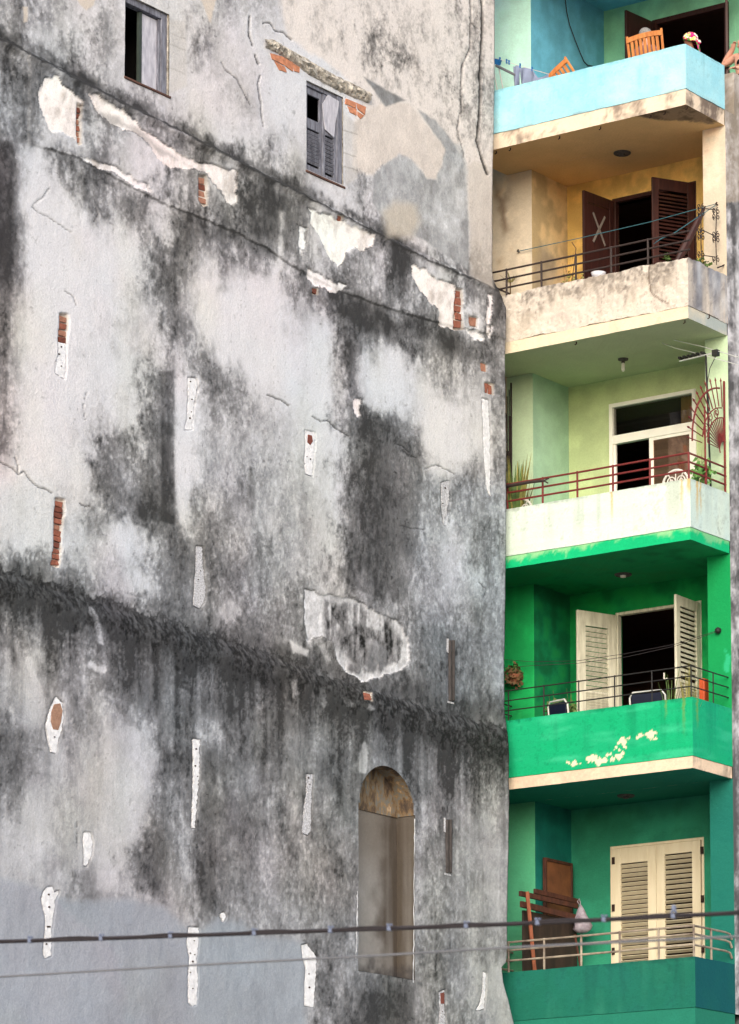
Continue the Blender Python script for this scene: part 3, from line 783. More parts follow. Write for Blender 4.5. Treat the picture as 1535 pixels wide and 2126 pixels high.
def niche_c(q, V, px, py):
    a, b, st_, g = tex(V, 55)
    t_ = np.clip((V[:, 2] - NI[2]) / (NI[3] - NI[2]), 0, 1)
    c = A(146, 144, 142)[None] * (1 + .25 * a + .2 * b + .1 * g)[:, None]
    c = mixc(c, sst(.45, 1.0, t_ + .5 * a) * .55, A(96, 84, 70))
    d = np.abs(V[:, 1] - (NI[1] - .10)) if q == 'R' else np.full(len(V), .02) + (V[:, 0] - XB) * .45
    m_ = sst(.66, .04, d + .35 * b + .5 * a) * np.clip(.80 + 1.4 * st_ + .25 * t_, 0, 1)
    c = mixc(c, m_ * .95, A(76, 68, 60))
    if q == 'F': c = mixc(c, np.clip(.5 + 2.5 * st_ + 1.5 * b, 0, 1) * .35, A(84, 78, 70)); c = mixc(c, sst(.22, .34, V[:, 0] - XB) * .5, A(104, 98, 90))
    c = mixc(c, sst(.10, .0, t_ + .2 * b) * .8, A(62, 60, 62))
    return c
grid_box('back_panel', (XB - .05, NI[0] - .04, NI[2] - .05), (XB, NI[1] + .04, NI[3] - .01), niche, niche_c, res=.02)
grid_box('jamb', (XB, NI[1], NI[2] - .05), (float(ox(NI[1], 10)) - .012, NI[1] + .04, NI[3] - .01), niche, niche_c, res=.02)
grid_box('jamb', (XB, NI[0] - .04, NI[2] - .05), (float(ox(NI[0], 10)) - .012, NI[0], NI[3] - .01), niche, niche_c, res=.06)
hd = MB(); pts = [(y, archz(y)) for y in ys]
hd.prism([(XB + .02, y, z) for y, z in pts] + [(XB + .02, NI[1], NI[3] - .01), (XB + .02, NI[0], NI[3] - .01)], (-.05, 0, 0))
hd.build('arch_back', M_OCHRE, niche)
so = MB()
vs = []; 
for y, z in pts: vs += [(XB - .02, y, z), (ox(y, z) - .004, y, z)]
so.add(vs, [(2 * i, 2 * i + 1, 2 * i + 3, 2 * i + 2) for i in range(len(pts) - 1)])
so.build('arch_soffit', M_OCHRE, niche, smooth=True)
sl = MB(); sl.add([(XB, NI[0], NI[2] + .06), (XB, NI[1], NI[2] + .06), (ox(NI[1], NI[2]) + .01, NI[1], NI[2]), (ox(NI[0], NI[2]) + .01, NI[0], NI[2])], [(0, 1, 2, 3)])
sl.build('sill', mat('black_mould_sill', S(70, 68, 68), .95, scale=20, var=.5), niche)
for xs_, k_ in (((861, 1700, 2040), 1), ((742, 1850, 1990), 0)):
    pp = []; ed = MB()
    x0_, a_, b_ = xs_
    n_ = 26
    for i in range(n_ + 1):
        y_ = a_ + (b_ - a_) * i / n_
        p = wall_at(x0_ - (3 if k_ else 3) * (i / n_) + random.uniform(-.8, .8), y_, .006); pp.append(p)
    w_ = [random.uniform(.004, .016) for _ in pp]
    ed.add([(p[0], p[1] - w, p[2]) for p, w in zip(pp, w_)] + [(p[0], p[1] + w, p[2]) for p, w in zip(pp, w_)], [(i, i + 1, i + 1 + len(pp), i + len(pp)) for i in range(len(pp) - 1)])
    ed.build('chipped_edge', M_WHITE, niche)

# ---- openings: reveals, frames, shutters
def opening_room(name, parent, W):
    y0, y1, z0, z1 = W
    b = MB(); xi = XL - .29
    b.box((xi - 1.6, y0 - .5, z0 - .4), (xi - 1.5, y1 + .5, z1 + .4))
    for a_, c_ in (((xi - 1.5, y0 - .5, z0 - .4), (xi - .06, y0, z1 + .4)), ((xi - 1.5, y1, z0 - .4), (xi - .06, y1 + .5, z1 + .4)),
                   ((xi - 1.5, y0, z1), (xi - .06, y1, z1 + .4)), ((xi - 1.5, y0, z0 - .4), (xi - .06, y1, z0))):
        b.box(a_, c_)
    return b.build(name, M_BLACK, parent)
def reveal(parent, W):
    y0, y1, z0, z1 = W
    b = MB(); xi = XL - .29
    b.box((xi - .06, y1, z0 - .02), (xi - .02, y1 + .03, z1)); b.box((xi - .06, y0 - .03, z0 - .02), (xi - .02, y0, z1)); b.box((xi - .06, y0, z1), (xi - .02, y1, z1 + .03))
    vs = []
    return b.build('reveal', M_LINTEL, parent)
win1 = thing('window', (XL, (W1[0] + W1[1]) / 2, W1[2]), parent=old)
opening_room('dark_room', win1, W1); reveal(win1, W1)
xi = XL - .29
ypx = lambda px, py, X: float(onX(px, py, X)[1])
fb = MB(); t = .10
fb.box((xi - .16, W1[1] - .13, W1[2]), (xi - .035, W1[1], W1[3])); fb.box((xi - .16, W1[0], W1[3] - .1), (xi - .035, W1[1] - .13, W1[3])); fb.box((xi - .14, W1[1] - .17, W1[2]), (xi - .06, W1[1] - .133, W1[3] - .1))
fb.build('frame', M_GREYW, win1, bevel=.008)
ya, yb_ = ypx(291, 120, xi - .1), ypx(333, 120, xi - .1)
sh = MB(); sh.box((xi - .13, ya + .03, W1[2] + .03), (xi - .10, yb_, W1[3] - .12)); sh.build('shutter_panel', M_GREYW2, win1)
sh = MB(); sh.box((xi - .14, ya - .03, W1[2] + .02), (xi - .09, ya + .028, W1[3] - .11)); sh.build('shutter_stile', M_GREEND, win1)
sb = MB(); sb.box((xi - .12, W1[0] - .01, W1[2] - .035), (xi + .03, W1[1] + .03, W1[2] - .002)); sb.build('sill', M_SILLW, win1, bevel=.008)

win2 = thing('window', (XL, (W2[0] + W2[1]) / 2, W2[2]), 'window with broken louvred shutters and a torn pale sheet', parent=old)
del win2['label']
opening_room('dark_room', win2, W2); reveal(win2, W2)
y0, y1, z0, z1 = W2
fb = MB(); fb.box((xi - .14, y0, z0), (xi - .04, y0 + .05, z1)); fb.box((xi - .14, y1 - .13, z0), (xi - .02, y1, z1)); fb.box((xi - .14, y0 + .05, z1 - .06), (xi - .04, y1 - .13, z1))
fb.build('frame', M_GREYW, win2, bevel=.006)
ym_ = y0 + .05 + (y1 - y0 - .18) * .56
def shutter2(a, b, zb0, hole, x0):
    f = MB(); s = .055
    zm = z0 + (z1 - z0) * .50
    f.box((x0 - .035, a, zb0), (x0, a + s, z1 - .07)); f.box((x0 - .035, b - s, zb0), (x0, b, z1 - .07))
    f.box((x0 - .035, a + s, zb0), (x0, b - s, zb0 + .09)); f.box((x0 - .035, a + s, zm), (x0, b - s, zm + .16)); f.box((x0 - .035, a + s, z1 - .17), (x0, b - s, z1 - .07))
    f.build('shutter_leaf', M_GREYW, win2, bevel=.005)
    sm = MB(); sm.box((-.032, 0, -.022), (.0, b - a - 2 * s, .022), Matrix.Rotation(R(35), 4, 'Y')); me_ = sm.mesh('slat'); me_.materials.append(M_GREYW)
    n = 9
    for k in range(n):
        o = link('slat', me_, win2); o.location = (x0 - .004, a + s, zb0 + .12 + (zm - zb0 - .15) * (k + .5) / n)
    return zm
zm = shutter2(y0 + .055, ym_, z0 + .03, True, xi - .07)
shutter2(ym_ + .005, y1 - .135, z0 - .02, False, xi - .045)
cl = MB(); n_ = 8; cp = [(673, 215), (684, 196), (706, 210), (703, 235), (699, 255), (696, 285), (678, 268), (675, 240)]
cl.prism([(xi - .02 + random.uniform(-.006, .006), ypx(a_, b_, xi), float(onX(a_, b_, xi)[2])) for a_, b_ in cp], (-.012, 0, 0))
cl.build('torn_sheet', M_GREYW2, win2)
sb = MB(); sb.box((xi - .1, y0 - .02, z0 - .05), (xi + .02, y1 + .04, z0 - .015)); sb.build('sill', M_SILLW, win2, bevel=.008)

# ---- broken concrete lintel over the second window
lp_u = [(549,80),(566,80),(600,100),(640,122),(690,152),(735,172),(767,190)]; lp_l = [(551,100),(575,112),(602,128),(642,158),(700,190),(737,207),(764,216)]
lv = []; nL = 46; lf = []
for i in range(nL + 1):
    t_ = i / nL
    xu = np.interp(t_, np.linspace(0, 1, 7), [p[0] for p in lp_u]); yu = np.interp(t_, np.linspace(0, 1, 7), [p[1] for p in lp_u])
    xl_ = np.interp(t_, np.linspace(0, 1, 7), [p[0] for p in lp_l]); yl_ = np.interp(t_, np.linspace(0, 1, 7), [p[1] for p in lp_l])
    for k in range(9):
        s_ = k / 8; bul = math.sin(math.pi * min(max(s_, .0), 1)) ** .6 if 0 < k < 8 else 0
        p = wall_at(xu + (xl_ - xu) * s_ + random.uniform(-1, 1), yu + (yl_ - yu) * s_ + random.uniform(-1.2, 1.2), -.03 + (.075 + .05 * random.random()) * bul)
        lv.append(p)
for i in range(nL):
    for k in range(8): lf.append((i * 9 + k, i * 9 + k + 1, i * 9 + k + 10, i * 9 + k + 9))
lm = MB(); lm.add(lv, lf); lm.build('broken_lintel', M_LINTEL, old)

# ---- bricks laid bare
BRK = [M_BRICK, M_BRICK, mat('dusty_brick', S(172, 124, 104), .95, var=.4, scale=18, bump=.6), mat('dark_brick', S(120, 70, 58), .95, var=.4, scale=18, bump=.6)]
def wall_brick(q, depth=-.018, m=None, name='brick'):
    b = MB(); P = [wall_at(x + random.uniform(-1.6, 1.6), y + random.uniform(-1.3, 1.3), depth + random.uniform(-.006, .006)) for x, y in q]
    b.prism(P, (-.06, 0, 0)); return b.build(name, m or random.choice(BRK), old, bevel=.004)
def brick_col(x0, y0, x1, y1, w0, w1, n, m=None):
    for k in range(n):
        a, b = (k + .06) / n, (k + .90) / n
        xa, xb = x0 + (x1 - x0) * a, x0 + (x1 - x0) * b; ya_, yb2 = y0 + (y1 - y0) * a, y0 + (y1 - y0) * b
        w = w0 + (w1 - w0) * a; j = random.uniform(-2, 2); s_ = w * .28
        wall_brick([(xa + j, ya_ - s_ / 2), (xa + w + j, ya_ + s_ / 2 - 1), (xb + w + j, yb2 + s_ / 2 - 1), (xb + j, yb2 - s_ / 2)], random.uniform(-.03, -.008), m)
brick_col(125, 656, 123, 713, 16, 14, 4)
brick_col(115, 1040, 108, 1174, 19, 16, 11)
brick_col(413, 368, 413, 424, 15, 15, 4)
brick_col(162, 222, 163, 298, 8, 6, 6)
brick_col(947, 602, 945, 682, 13, 15, 5)
for q in ([(974,657),(989,661),(989,678),(975,675)], [(1001,753),(1011,757),(1011,771),(1001,769)], [(1008,795),(1015,797),(1015,816),(1009,813)], [(1017,799),(1024,801),(1024,819),(1018,817)], [(650,597),(659,599),(659,611),(651,608)], [(755,1436),(771,1439),(773,1453),(758,1451)], [(701,447),(710,449),(710,458),(702,457)]):
    wall_brick(q)
for q in ([(561,110),(585,118),(590,136),(566,124)], [(587,119),(607,130),(609,148),(592,137)], [(607,131),(622,141),(620,152),(610,149)], [(568,127),(590,139),(594,150),(580,146)], [(716,204),(738,212),(738,224),(717,216)], [(740,213),(760,222),(758,238),(741,226)], [(720,219),(739,227),(740,240),(726,234)], [(742,230),(757,240),(748,246),(743,240)]):
    wall_brick(q, .012, M_BRICKO)

# ---- white scars where brackets were torn out
for q, sp, bolt_holes in SCARS:
    P2 = []
    n = len(q)
    for i in range(n):
        (ax, ay), (bx, by) = q[i], q[(i + 1) % n]
        L_n = max(1, int(math.hypot(bx - ax, by - ay) / 4))
        for k in range(L_n):
            t_ = k / L_n; P2.append((ax + (bx - ax) * t_ + random.uniform(-1.3, 1.3), ay + (by - ay) * t_ + random.uniform(-1.1, 1.1)))
    b = MB(); b.prism([wall_at(x, y, -.006) for x, y in P2], (-.05, 0, 0)); b.m = 1
    for x, y in bolt_holes:  # dark discs for empty bolt holes, their shade put into the colour
        p = wall_at(x, y, .004); r_b = random.uniform(.007, .014)
        b.prism([(p[0], p[1] + r_b * 1.4 * math.cos(a), p[2] + r_b * math.sin(a)) for a in [k * math.pi / 4 for k in range(8)]], (-.03, 0, 0))
    b.build('plaster_scar', [M_SPECK if sp else M_WHITE, M_RUST_HOLE], old)
sb = MB(); sb.prism([wall_at(x, y, -.001) for x, y in [(113,1462),(126,1460),(131,1475),(128,1498),(122,1516),(111,1514),(106,1498),(107,1478)]], (-.05, 0, 0))
sb.build('stone', mat('brown_stone', S(168, 132, 112), .9, scale=14, var=.35, bump=.8), old, bevel=.006)
for q in ([(640,902),(648,904),(650,916),(645,924),(639,918)], [(915,2062),(923,2060),(923,2084),(916,2084)]):
    b = MB(); b.prism([wall_at(x, y, 0) for x, y in q], (-.05, 0, 0)); b.build('brick', mat('dark_red_brick', S(120, 70, 62), .9), old)
M_STRAP = mat('grey_corroded_iron', S(74, 70, 70), .85, scale=12, col2=S(46, 43, 43), stretch=(2, 2, .6))
# ---- two flat iron straps let into the wall
for x, y0_, y1_ in ((937, 1330, 1455), (931, 1702, 1812)):
    st = thing('iron_strap', wall_at(x, y1_), parent=old)
    for dx in (-4.2, 3.2):
        b = MB(); pa, pb = wall_at(x + dx, y0_, .012), wall_at(x + dx * .9, y1_, .012); b.tube([pa, (pa + pb) / 2, pb], .030, 8); b.build('strap_bar', M_STRAP, st)
    for q in ([(x - 9, y0_ - 4), (x - 6, y0_ - 4), (x - 6, y0_ + 26), (x - 9, y0_ + 24)], [(x - 8, y1_), (x + 5, y1_ + 4), (x + 5, y1_ + 7), (x - 8, y1_ + 4)]):
        b = MB(); b.prism([wall_at(a, c, .010) for a, c in q], (-.03, 0, 0)); b.build('plaster_edge', M_SPECK, st)

# ================================================================== the painted balcony building
apt = thing('apartment_building', (-33, YF, 0), 'narrow apartment building with five stacked balconies painted blue, cream, pale green and green', 'building')
ST = {1: dict(top=24.15, slab=23.40, bot=23.14, ceil=26.65), 2: dict(top=20.60, slab=19.80, bot=19.60, ceil=23.14),
      3: dict(top=16.97, slab=16.18, bot=15.98, ceil=19.60), 4: dict(top=13.44, slab=12.49, bot=12.30, ceil=15.98),
      5: dict(top=9.30, slab=8.50, bot=8.20, ceil=12.30)}
def kf(k): return YK1 if k == 1 else YK

# paints (albedo), some with shade put into them
P1 = dict(front=A(160,222,238,.93), pier=A(196,240,226,.97), wall=A(110,186,214,.97), back=A(140,208,170,.97), ceil=A(110,180,206,.97), edge=A(226,208,186,.97))
P2 = dict(front=A(216,206,194), pier=A(226,212,190), wall=A(220,194,148), back=A(238,198,118), ceil=A(236,200,144), edge=A(236,220,192))
P3 = dict(front=A(214,230,218), pier=A(198,222,186), wall=A(172,208,182), back=A(200,216,164), ceil=A(200,208,172), edge=A(20,190,124))
P4 = dict(front=A(24,174,120), pier=A(30,170,92), wall=A(16,124,80), back=A(18,148,78), ceil=A(26,160,96), edge=A(236,212,186))  # recess walls darkened, deep shade put into their colour
P5 = dict(front=A(28,108,90), pier=A(92,182,138), wall=A(22,114,104), back=A(48,138,108), ceil=A(28,130,108), edge=A(36,120,100))  # darkened overall, shade from across the street put into the colour
PT = {1: P1, 2: P2, 3: P3, 4: P4, 5: P5}
RUST = A(190, 140, 40); MOULD = A(66, 64, 66); DIRT = A(140, 118, 96)

def parapet_c(k):
    p = PT[k]; z0, z1 = ST[k]['slab'], ST[k]['top']
    def f(q, V, px, py):
        a, b, st_, g = tex(V, k * 7)
        c = p['front'][None] * (1 + .14 * a + .10 * b + .04 * g)[:, None]
        t_ = (V[:, 2] - z0) / (z1 - z0)
        hh = V[:, 0] + V[:, 1]
        run = fbm(hh * 9, V[:, 2] * .5, 190 + k, 4) - .5; brush = fbm(hh * 1.3, V[:, 2] * 16, 195 + k, 3) - .5
        dk = {1: A(120, 176, 190), 2: A(120, 108, 98), 3: A(150, 160, 150), 4: A(14, 120, 84), 5: A(22, 80, 72)}[k]
        c = c * (1 + .10 * brush)[:, None]
        c = mixc(c, np.clip(4 * run + 1.5 * a - .28, 0, 1) * .45 * sst(-.1, .7, t_), dk)
        c = mixc(c, np.clip(.5 + 3 * b + 2 * g, 0, 1) * sst(.93, .985, t_ + .12 * b) * .6, dk * .9)
        c = mixc(c, sst(.20, .26, g + .5 * b + .2 * a) * .35, dk)
        if k == 1:
            c = mixc(c, np.clip(2.6 * a + 1.8 * b, 0, 1) * .55, A(140, 208, 236)); c = mixc(c, np.clip(-2.4 * a + 1.2 * b - .05, 0, 1) * .5, A(206, 244, 246))
            c = mixc(c, np.clip(.25 + 2.5 * b + 1.5 * st_, 0, 1) * sst(.10, 0, t_) * .5, DIRT)
            if q == 'U': c = mixc(c, np.clip(.4 + 3 * b, 0, 1) * .6, A(200, 215, 215))
        if k == 2:
            m_ = sst(.35, 1.0, t_ + .9 * a + .9 * st_ + .5 * b) * np.clip(.42 + 2.4 * b + 1.6 * g + 1.2 * a, 0, 1)
            if q == 'F':
                right_ = sst(1270, 1420, px)
                c = mixc(c, np.clip(m_ * (.95 + .3 * right_), 0, 1), A(104, 98, 94)); c = mixc(c, np.clip(1.9 * a + 1.3 * b, 0, 1) * .5, A(244, 228, 206))
                c = mixc(c, np.clip(2.6 * b + 1.3 * a - .1, 0, 1) * .4, A(206, 196, 182))
                rg = np.abs(np.hypot((px - 1163) / 17, (py - 668) / 16) - 1); c = mixc(c, sst(.28, .05, rg) * .35, A(190, 176, 172))
            if q == 'R': c = mixc(c, np.clip(.55 + 1.9 * st_ + 1.4 * a + .8 * b, 0, 1) * .9, A(112, 114, 124)); c = mixc(c, np.clip(2.2 * st_ - 1.6 * b - .02, 0, 1) * .6, A(206, 212, 222))  # stains, plus the return's cool shade put into the colour
            if q == 'U': c = mixc(c, np.clip(.8 + 2 * b, 0, 1) * .8, A(120, 108, 96))
            cr = lin_l([(1349, 545), (1349, 585), (1353, 608), (1372, 622), (1392, 632)], px, py, b, g)
            c = mixc(c, sst(2.2, .8, cr) * .7 * (q == 'F'), A(90, 70, 56)); 
        if k == 3:
            if q == 'R': c = mixc(c, np.clip(.5 + 1.6 * a + 1.2 * st_, 0, 1) * .55, A(180, 214, 222))  # return tinted bluer, its sky-lit shade put into the colour
            for x_, ya, yb2, w in ((1270, 1012, 1075, 3), (1416, 990, 1058, 3.5), (1430, 990, 1010, 5), (1448, 995, 1075, 4), (1455, 1000, 1060, 2.5)):
                m_ = sst(w, w * .3, np.abs(px - x_ + 3 * g + 5 * b)) * sst(ya - 4, ya + 3, py) * sst(yb2 + 25, ya + 10, py + 20 * b)
                if q in 'FR': c = mixc(c, np.clip(m_ * 1.0, 0, 1) * .75, A(206, 164, 66))
            c = mixc(c, np.clip(3.4 * b + 1.2 * st_ - .62, 0, 1) * .6, A(150, 160, 146)); c = mixc(c, np.clip(1.8 * a, 0, 1) * .25, A(246, 240, 214))
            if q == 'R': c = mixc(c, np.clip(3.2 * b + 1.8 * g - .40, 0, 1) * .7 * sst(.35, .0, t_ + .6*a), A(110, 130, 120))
        if k == 4:
            hb_ = fbm((V[:, 0] + V[:, 1]) * 1.4, V[:, 2] * 7, 140, 4) - .5
            c = mixc(c, np.clip(3.6 * hb_ + 1.2 * a - .10, 0, 1) * .5, A(70, 204, 156)); c = mixc(c, np.clip(-2.8 * hb_ + 1.4 * b - .1, 0, 1) * .45, A(4, 172, 112))
            if q == 'R': c = mixc(c, np.clip(.3 + 2 * a, 0, 1) * .6, A(20, 160, 130))  # side return toned cooler, shade painted into the green
            for x_, ya, yb2, w in ((1421, 1445, 1520, 4), (1383, 1450, 1480, 3), (1447, 1450, 1500, 3)):
                m_ = sst(w, w * .3, np.abs(px - x_ + 4 * g + 6 * b)) * sst(ya - 6, ya + 4, py) * sst(yb2 + 20, ya + 8, py + 20 * b)
                if q in 'FR': c = mixc(c, np.clip(m_, 0, 1) * .55, A(130, 150, 50))
            chips = np.full(len(px), -99.)
            if q == 'F':
                pts = [(1178,1583,4),(1195,1585,5),(1222,1577,4),(1235,1573,9),(1243,1580,7),(1255,1577,5),(1262,1570,3),(1272,1575,6),(1283,1570,8),(1290,1563,6),(1266,1567,3),(1279,1552,3),(1293,1540,8),(1307,1533,4),(1298,1550,4),(1331,1529,8),(1352,1525,9),(1360,1533,4),(1324,1532,4)]
                for x_, y_, r_ in pts: chips = np.maximum(chips, r_ - np.hypot(px - x_, (py - y_) * 1.2) + 16 * g + 10 * b)
                c = mixc(c, sst(-.6, .8, chips), A(240, 222, 196))
        if k == 5:
            c = mixc(c, np.clip(2.4 * a + 1.5 * b, 0, 1) * .4, A(34, 112, 104)); c = mixc(c, np.clip(-2.2 * a + 1.4 * st_ - .05, 0, 1) * .3, A(66, 150, 124))
            if q == 'R': c = mixc(c, np.clip(.75 + 1.5 * a, 0, 1) * .85, A(14, 84, 94))  # return darkened further, its shade put into the colour
            pass
        return c
    return f
def lin_l(p, px, py, b, g): return line_d(p, px + 10 * b + 4 * g, py + 8 * b)
def slab_c(k):
    p = PT[k]
    below = PT.get(k + 1)
    def f(q, V, px, py):
        a, b, st_, g = tex(V, k * 5 + 3)
        if q == 'D':
            c = (below['ceil'] if below else p['edge'])[None] * (1 + .2 * a + .12 * b)[:, None]
            if k == 1:
                sp = poly_sd([(1318, 240), (1350, 228), (1425, 213), (1440, 220), (1475, 245), (1492, 252), (1470, 258), (1455, 252), (1420, 252), (1365, 250)], px + 14 * b, py + 8 * b + 6 * g)
                c = mixc(c, sst(-2, 2, sp) * .9, (A(146, 126, 104)[None] * (1 + 2.4 * b + 2 * g)[:, None]).mean(0)); c = c * (1 - .5 * sst(-2, 2, sp) * np.clip(.2 + 4 * b + 3 * g, 0, 1))[:, None]
                c = mixc(c, np.clip(2.4 * a + 1.2 * b - .1, 0, 1) * .3, A(170, 140, 106))
            if k == 3: c = mixc(c, np.clip(3 * a + 2.6 * b, 0, 1) * .5, A(48, 136, 76)); c = mixc(c, np.clip(-3 * b - 1.5 * a - .05, 0, 1) * .5, A(12, 104, 64))
            return c
        c = p['edge'][None] * (1 + .2 * a + .15 * b)[:, None]
        if k in (1, 2, 4):
            amt = {1: .85, 2: .25, 4: .3}[k]
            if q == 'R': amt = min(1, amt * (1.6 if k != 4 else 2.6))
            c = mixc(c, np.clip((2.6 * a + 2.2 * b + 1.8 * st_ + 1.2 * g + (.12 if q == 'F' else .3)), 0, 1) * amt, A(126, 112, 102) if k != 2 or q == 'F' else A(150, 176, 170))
        if k == 2 and q == 'R': c = mixc(c, np.clip(.7 + 1.5 * a + 1.2 * b, 0, 1) * .75, A(160, 176, 180))  # slab return mixed to cool grey, its shade painted in
        if k == 3:
            t_ = (V[:, 2] - ST[3]['bot']) / .2
            c = mixc(c, sst(.55, .95, t_ + 1.6 * b + .6 * g + .7*a) * .7, A(170, 214, 160)); c = mixc(c, np.clip(2.4 * a + 1.4 * b, 0, 1) * .4, A(40, 176, 130))
        return c
    return f
def wall_c(k):
    p = PT[k]
    def f(q, V, px, py):
        a, b, st_, g = tex(V, k * 11)
        z0, z1 = ST[k]['slab'], ST[k]['ceil']
        t_ = (V[:, 2] - z0) / (z1 - z0)
        if q == 'F' and abs(V[:, 1].mean() - YF) < .3:
            c = p['pier'][None] * (1 + .10 * a + .06 * b)[:, None]
            if k == 2:
                left_ = V[:, 0].mean() < -34
                c = mixc(c, np.clip(.15 + 2.0 * a + 1.2 * b, 0, 1) * .6 * sst(.55, .95, t_ + .8 * a), A(214, 164, 84))
                if left_:
                    c = mixc(c, sst(-12, 12, poly_sd([(1030, 385), (1046, 392), (1050, 470), (1036, 480), (1028, 440)], px + 40 * b, py + 40 * a)) * .8, A(130, 104, 84)); c = mixc(c, np.clip(3 * b + 2 * a - .2, 0, 1) * .35, A(206, 176, 132))
                else: c = mixc(c, np.clip(.3 + 1.9 * a + 1.6 * b, 0, 1) * .55, A(220, 196, 182))
                c = mixc(c, np.clip(3 * b - .5, 0, 1) * .5, A(140, 116, 92))
            c = c * (1 + {1: .3, 2: .6, 3: .2, 4: .6, 5: .4}[k] * np.clip(b * 1.2 + a + .6 * st_, -.2, .2))[:, None]
            if k == 3: c = mixc(c, (V[:, 0] < XW - .02) * 1.0, A(226, 190, 160))
            if k == 4: c = mixc(c, np.clip(2.6 * st_ + 1.6 * a - .05, 0, 1) * .55, A(70, 196, 104)); c = mixc(c, np.clip(2.2 * b - 1.2 * a - .15, 0, 1) * .4, A(16, 164, 80))
            if k == 5: c = mixc(c, np.clip(2 * a, 0, 1) * .35, A(70, 170, 130)); 
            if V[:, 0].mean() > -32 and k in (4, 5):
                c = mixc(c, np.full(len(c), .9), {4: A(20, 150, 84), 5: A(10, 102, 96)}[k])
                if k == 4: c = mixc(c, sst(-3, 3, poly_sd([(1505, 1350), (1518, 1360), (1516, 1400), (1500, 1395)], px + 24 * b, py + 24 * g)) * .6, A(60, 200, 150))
            return c
        if q == 'R' and V[:, 0].mean() > -31: return grey_side(q, V, px, py)
        base = p['wall'] if q == 'R' else p['back']
        c = base[None] * (1 + .14 * a + .10 * b)[:, None]
        if k == 2:
            if q == 'R': c = mixc(c, np.clip(sst(-20, 25, poly_sd([(1102, 545), (1120, 500), (1150, 515), (1172, 560), (1174, 640), (1102, 640)], px + 50 * b, py + 40 * a)) * .9, 0, 1), A(140, 134, 132)); c = mixc(c, np.clip(2.2 * b + 1.6 * a - .05, 0, 1) * .5, A(206, 170, 120)); c = mixc(c, np.full(len(c), .35), A(226, 204, 160))
            else: c = mixc(c, np.clip(2.2 * b + 1.4 * st_ - .25, 0, 1) * .4, A(196, 140, 70))
        c = c * (1 + {1: .5, 2: .9, 3: .3, 4: .9, 5: .6}[k] * np.clip(b * 1.2 + a * .8 + .5 * st_, -.22, .22))[:, None]
        c = mixc(c, np.clip(3.2 * st_ - .35, 0, 1) * (.30 if k != 3 else .12) * (q == 'F'), c * .72)
        if k == 1 and q == 'R': c = mixc(c, np.clip(2 * a, 0, 1) * .3, A(140, 204, 220))
        if k == 4: c = mixc(c, np.clip(3.4 * b + 2.6 * a + .1, 0, 1) * .5, A(34, 150, 70)); c = mixc(c, np.clip(-3 * b + 2 * st_ - .1, 0, 1) * .45, A(8, 92, 56))
        if k == 5: c = mixc(c, np.clip(2 * a + 1.4 * st_, 0, 1) * .4, A(40, 134, 120))
        return c
    return f
def grey_side(q, V, px, py):
    a, b, st_, g = tex(V, 77)
    d = 5.0 + 12 * a + 10 * st_ + 10 * b + 6 * g
    c = np.interp(np.clip(d, .5, 8), np.arange(10), TONE)[:, None] * np.array([.98, .97, 1.02])
    return np.where((py < 420)[:, None], mixc(c, np.full(len(c), .3), A(226, 206, 180)), c)

balc = {}
for k in range(1, 6):
    s_ = ST[k]
    b_ = thing('balcony', (-33, YB, s_['bot']), parent=apt); balc[k] = b_
    inset = .012
    par_amp = {1: .012, 2: .042, 3: .008, 4: .010, 5: .008}[k]
    pc = parapet_c(k)
    th = .13
    x0 = XW
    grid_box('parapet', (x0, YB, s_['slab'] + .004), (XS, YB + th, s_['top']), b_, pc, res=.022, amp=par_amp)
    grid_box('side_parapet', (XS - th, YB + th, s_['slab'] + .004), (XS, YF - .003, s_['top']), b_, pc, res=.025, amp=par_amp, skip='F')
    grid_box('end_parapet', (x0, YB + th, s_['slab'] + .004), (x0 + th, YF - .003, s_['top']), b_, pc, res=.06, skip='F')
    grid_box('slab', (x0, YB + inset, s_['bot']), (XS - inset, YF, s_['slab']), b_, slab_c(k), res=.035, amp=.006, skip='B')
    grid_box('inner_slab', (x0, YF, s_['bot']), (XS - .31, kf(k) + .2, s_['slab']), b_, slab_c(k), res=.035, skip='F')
# top slab over the first terrace
grid_box('roof_slab', (XW, YB, ST[1]['ceil']), (XS, YK1 + .19, ST[1]['ceil'] + .25), apt, lambda q, V, px, py: flatpaint(P1['ceil'])(q, V, px, py), res=.08)

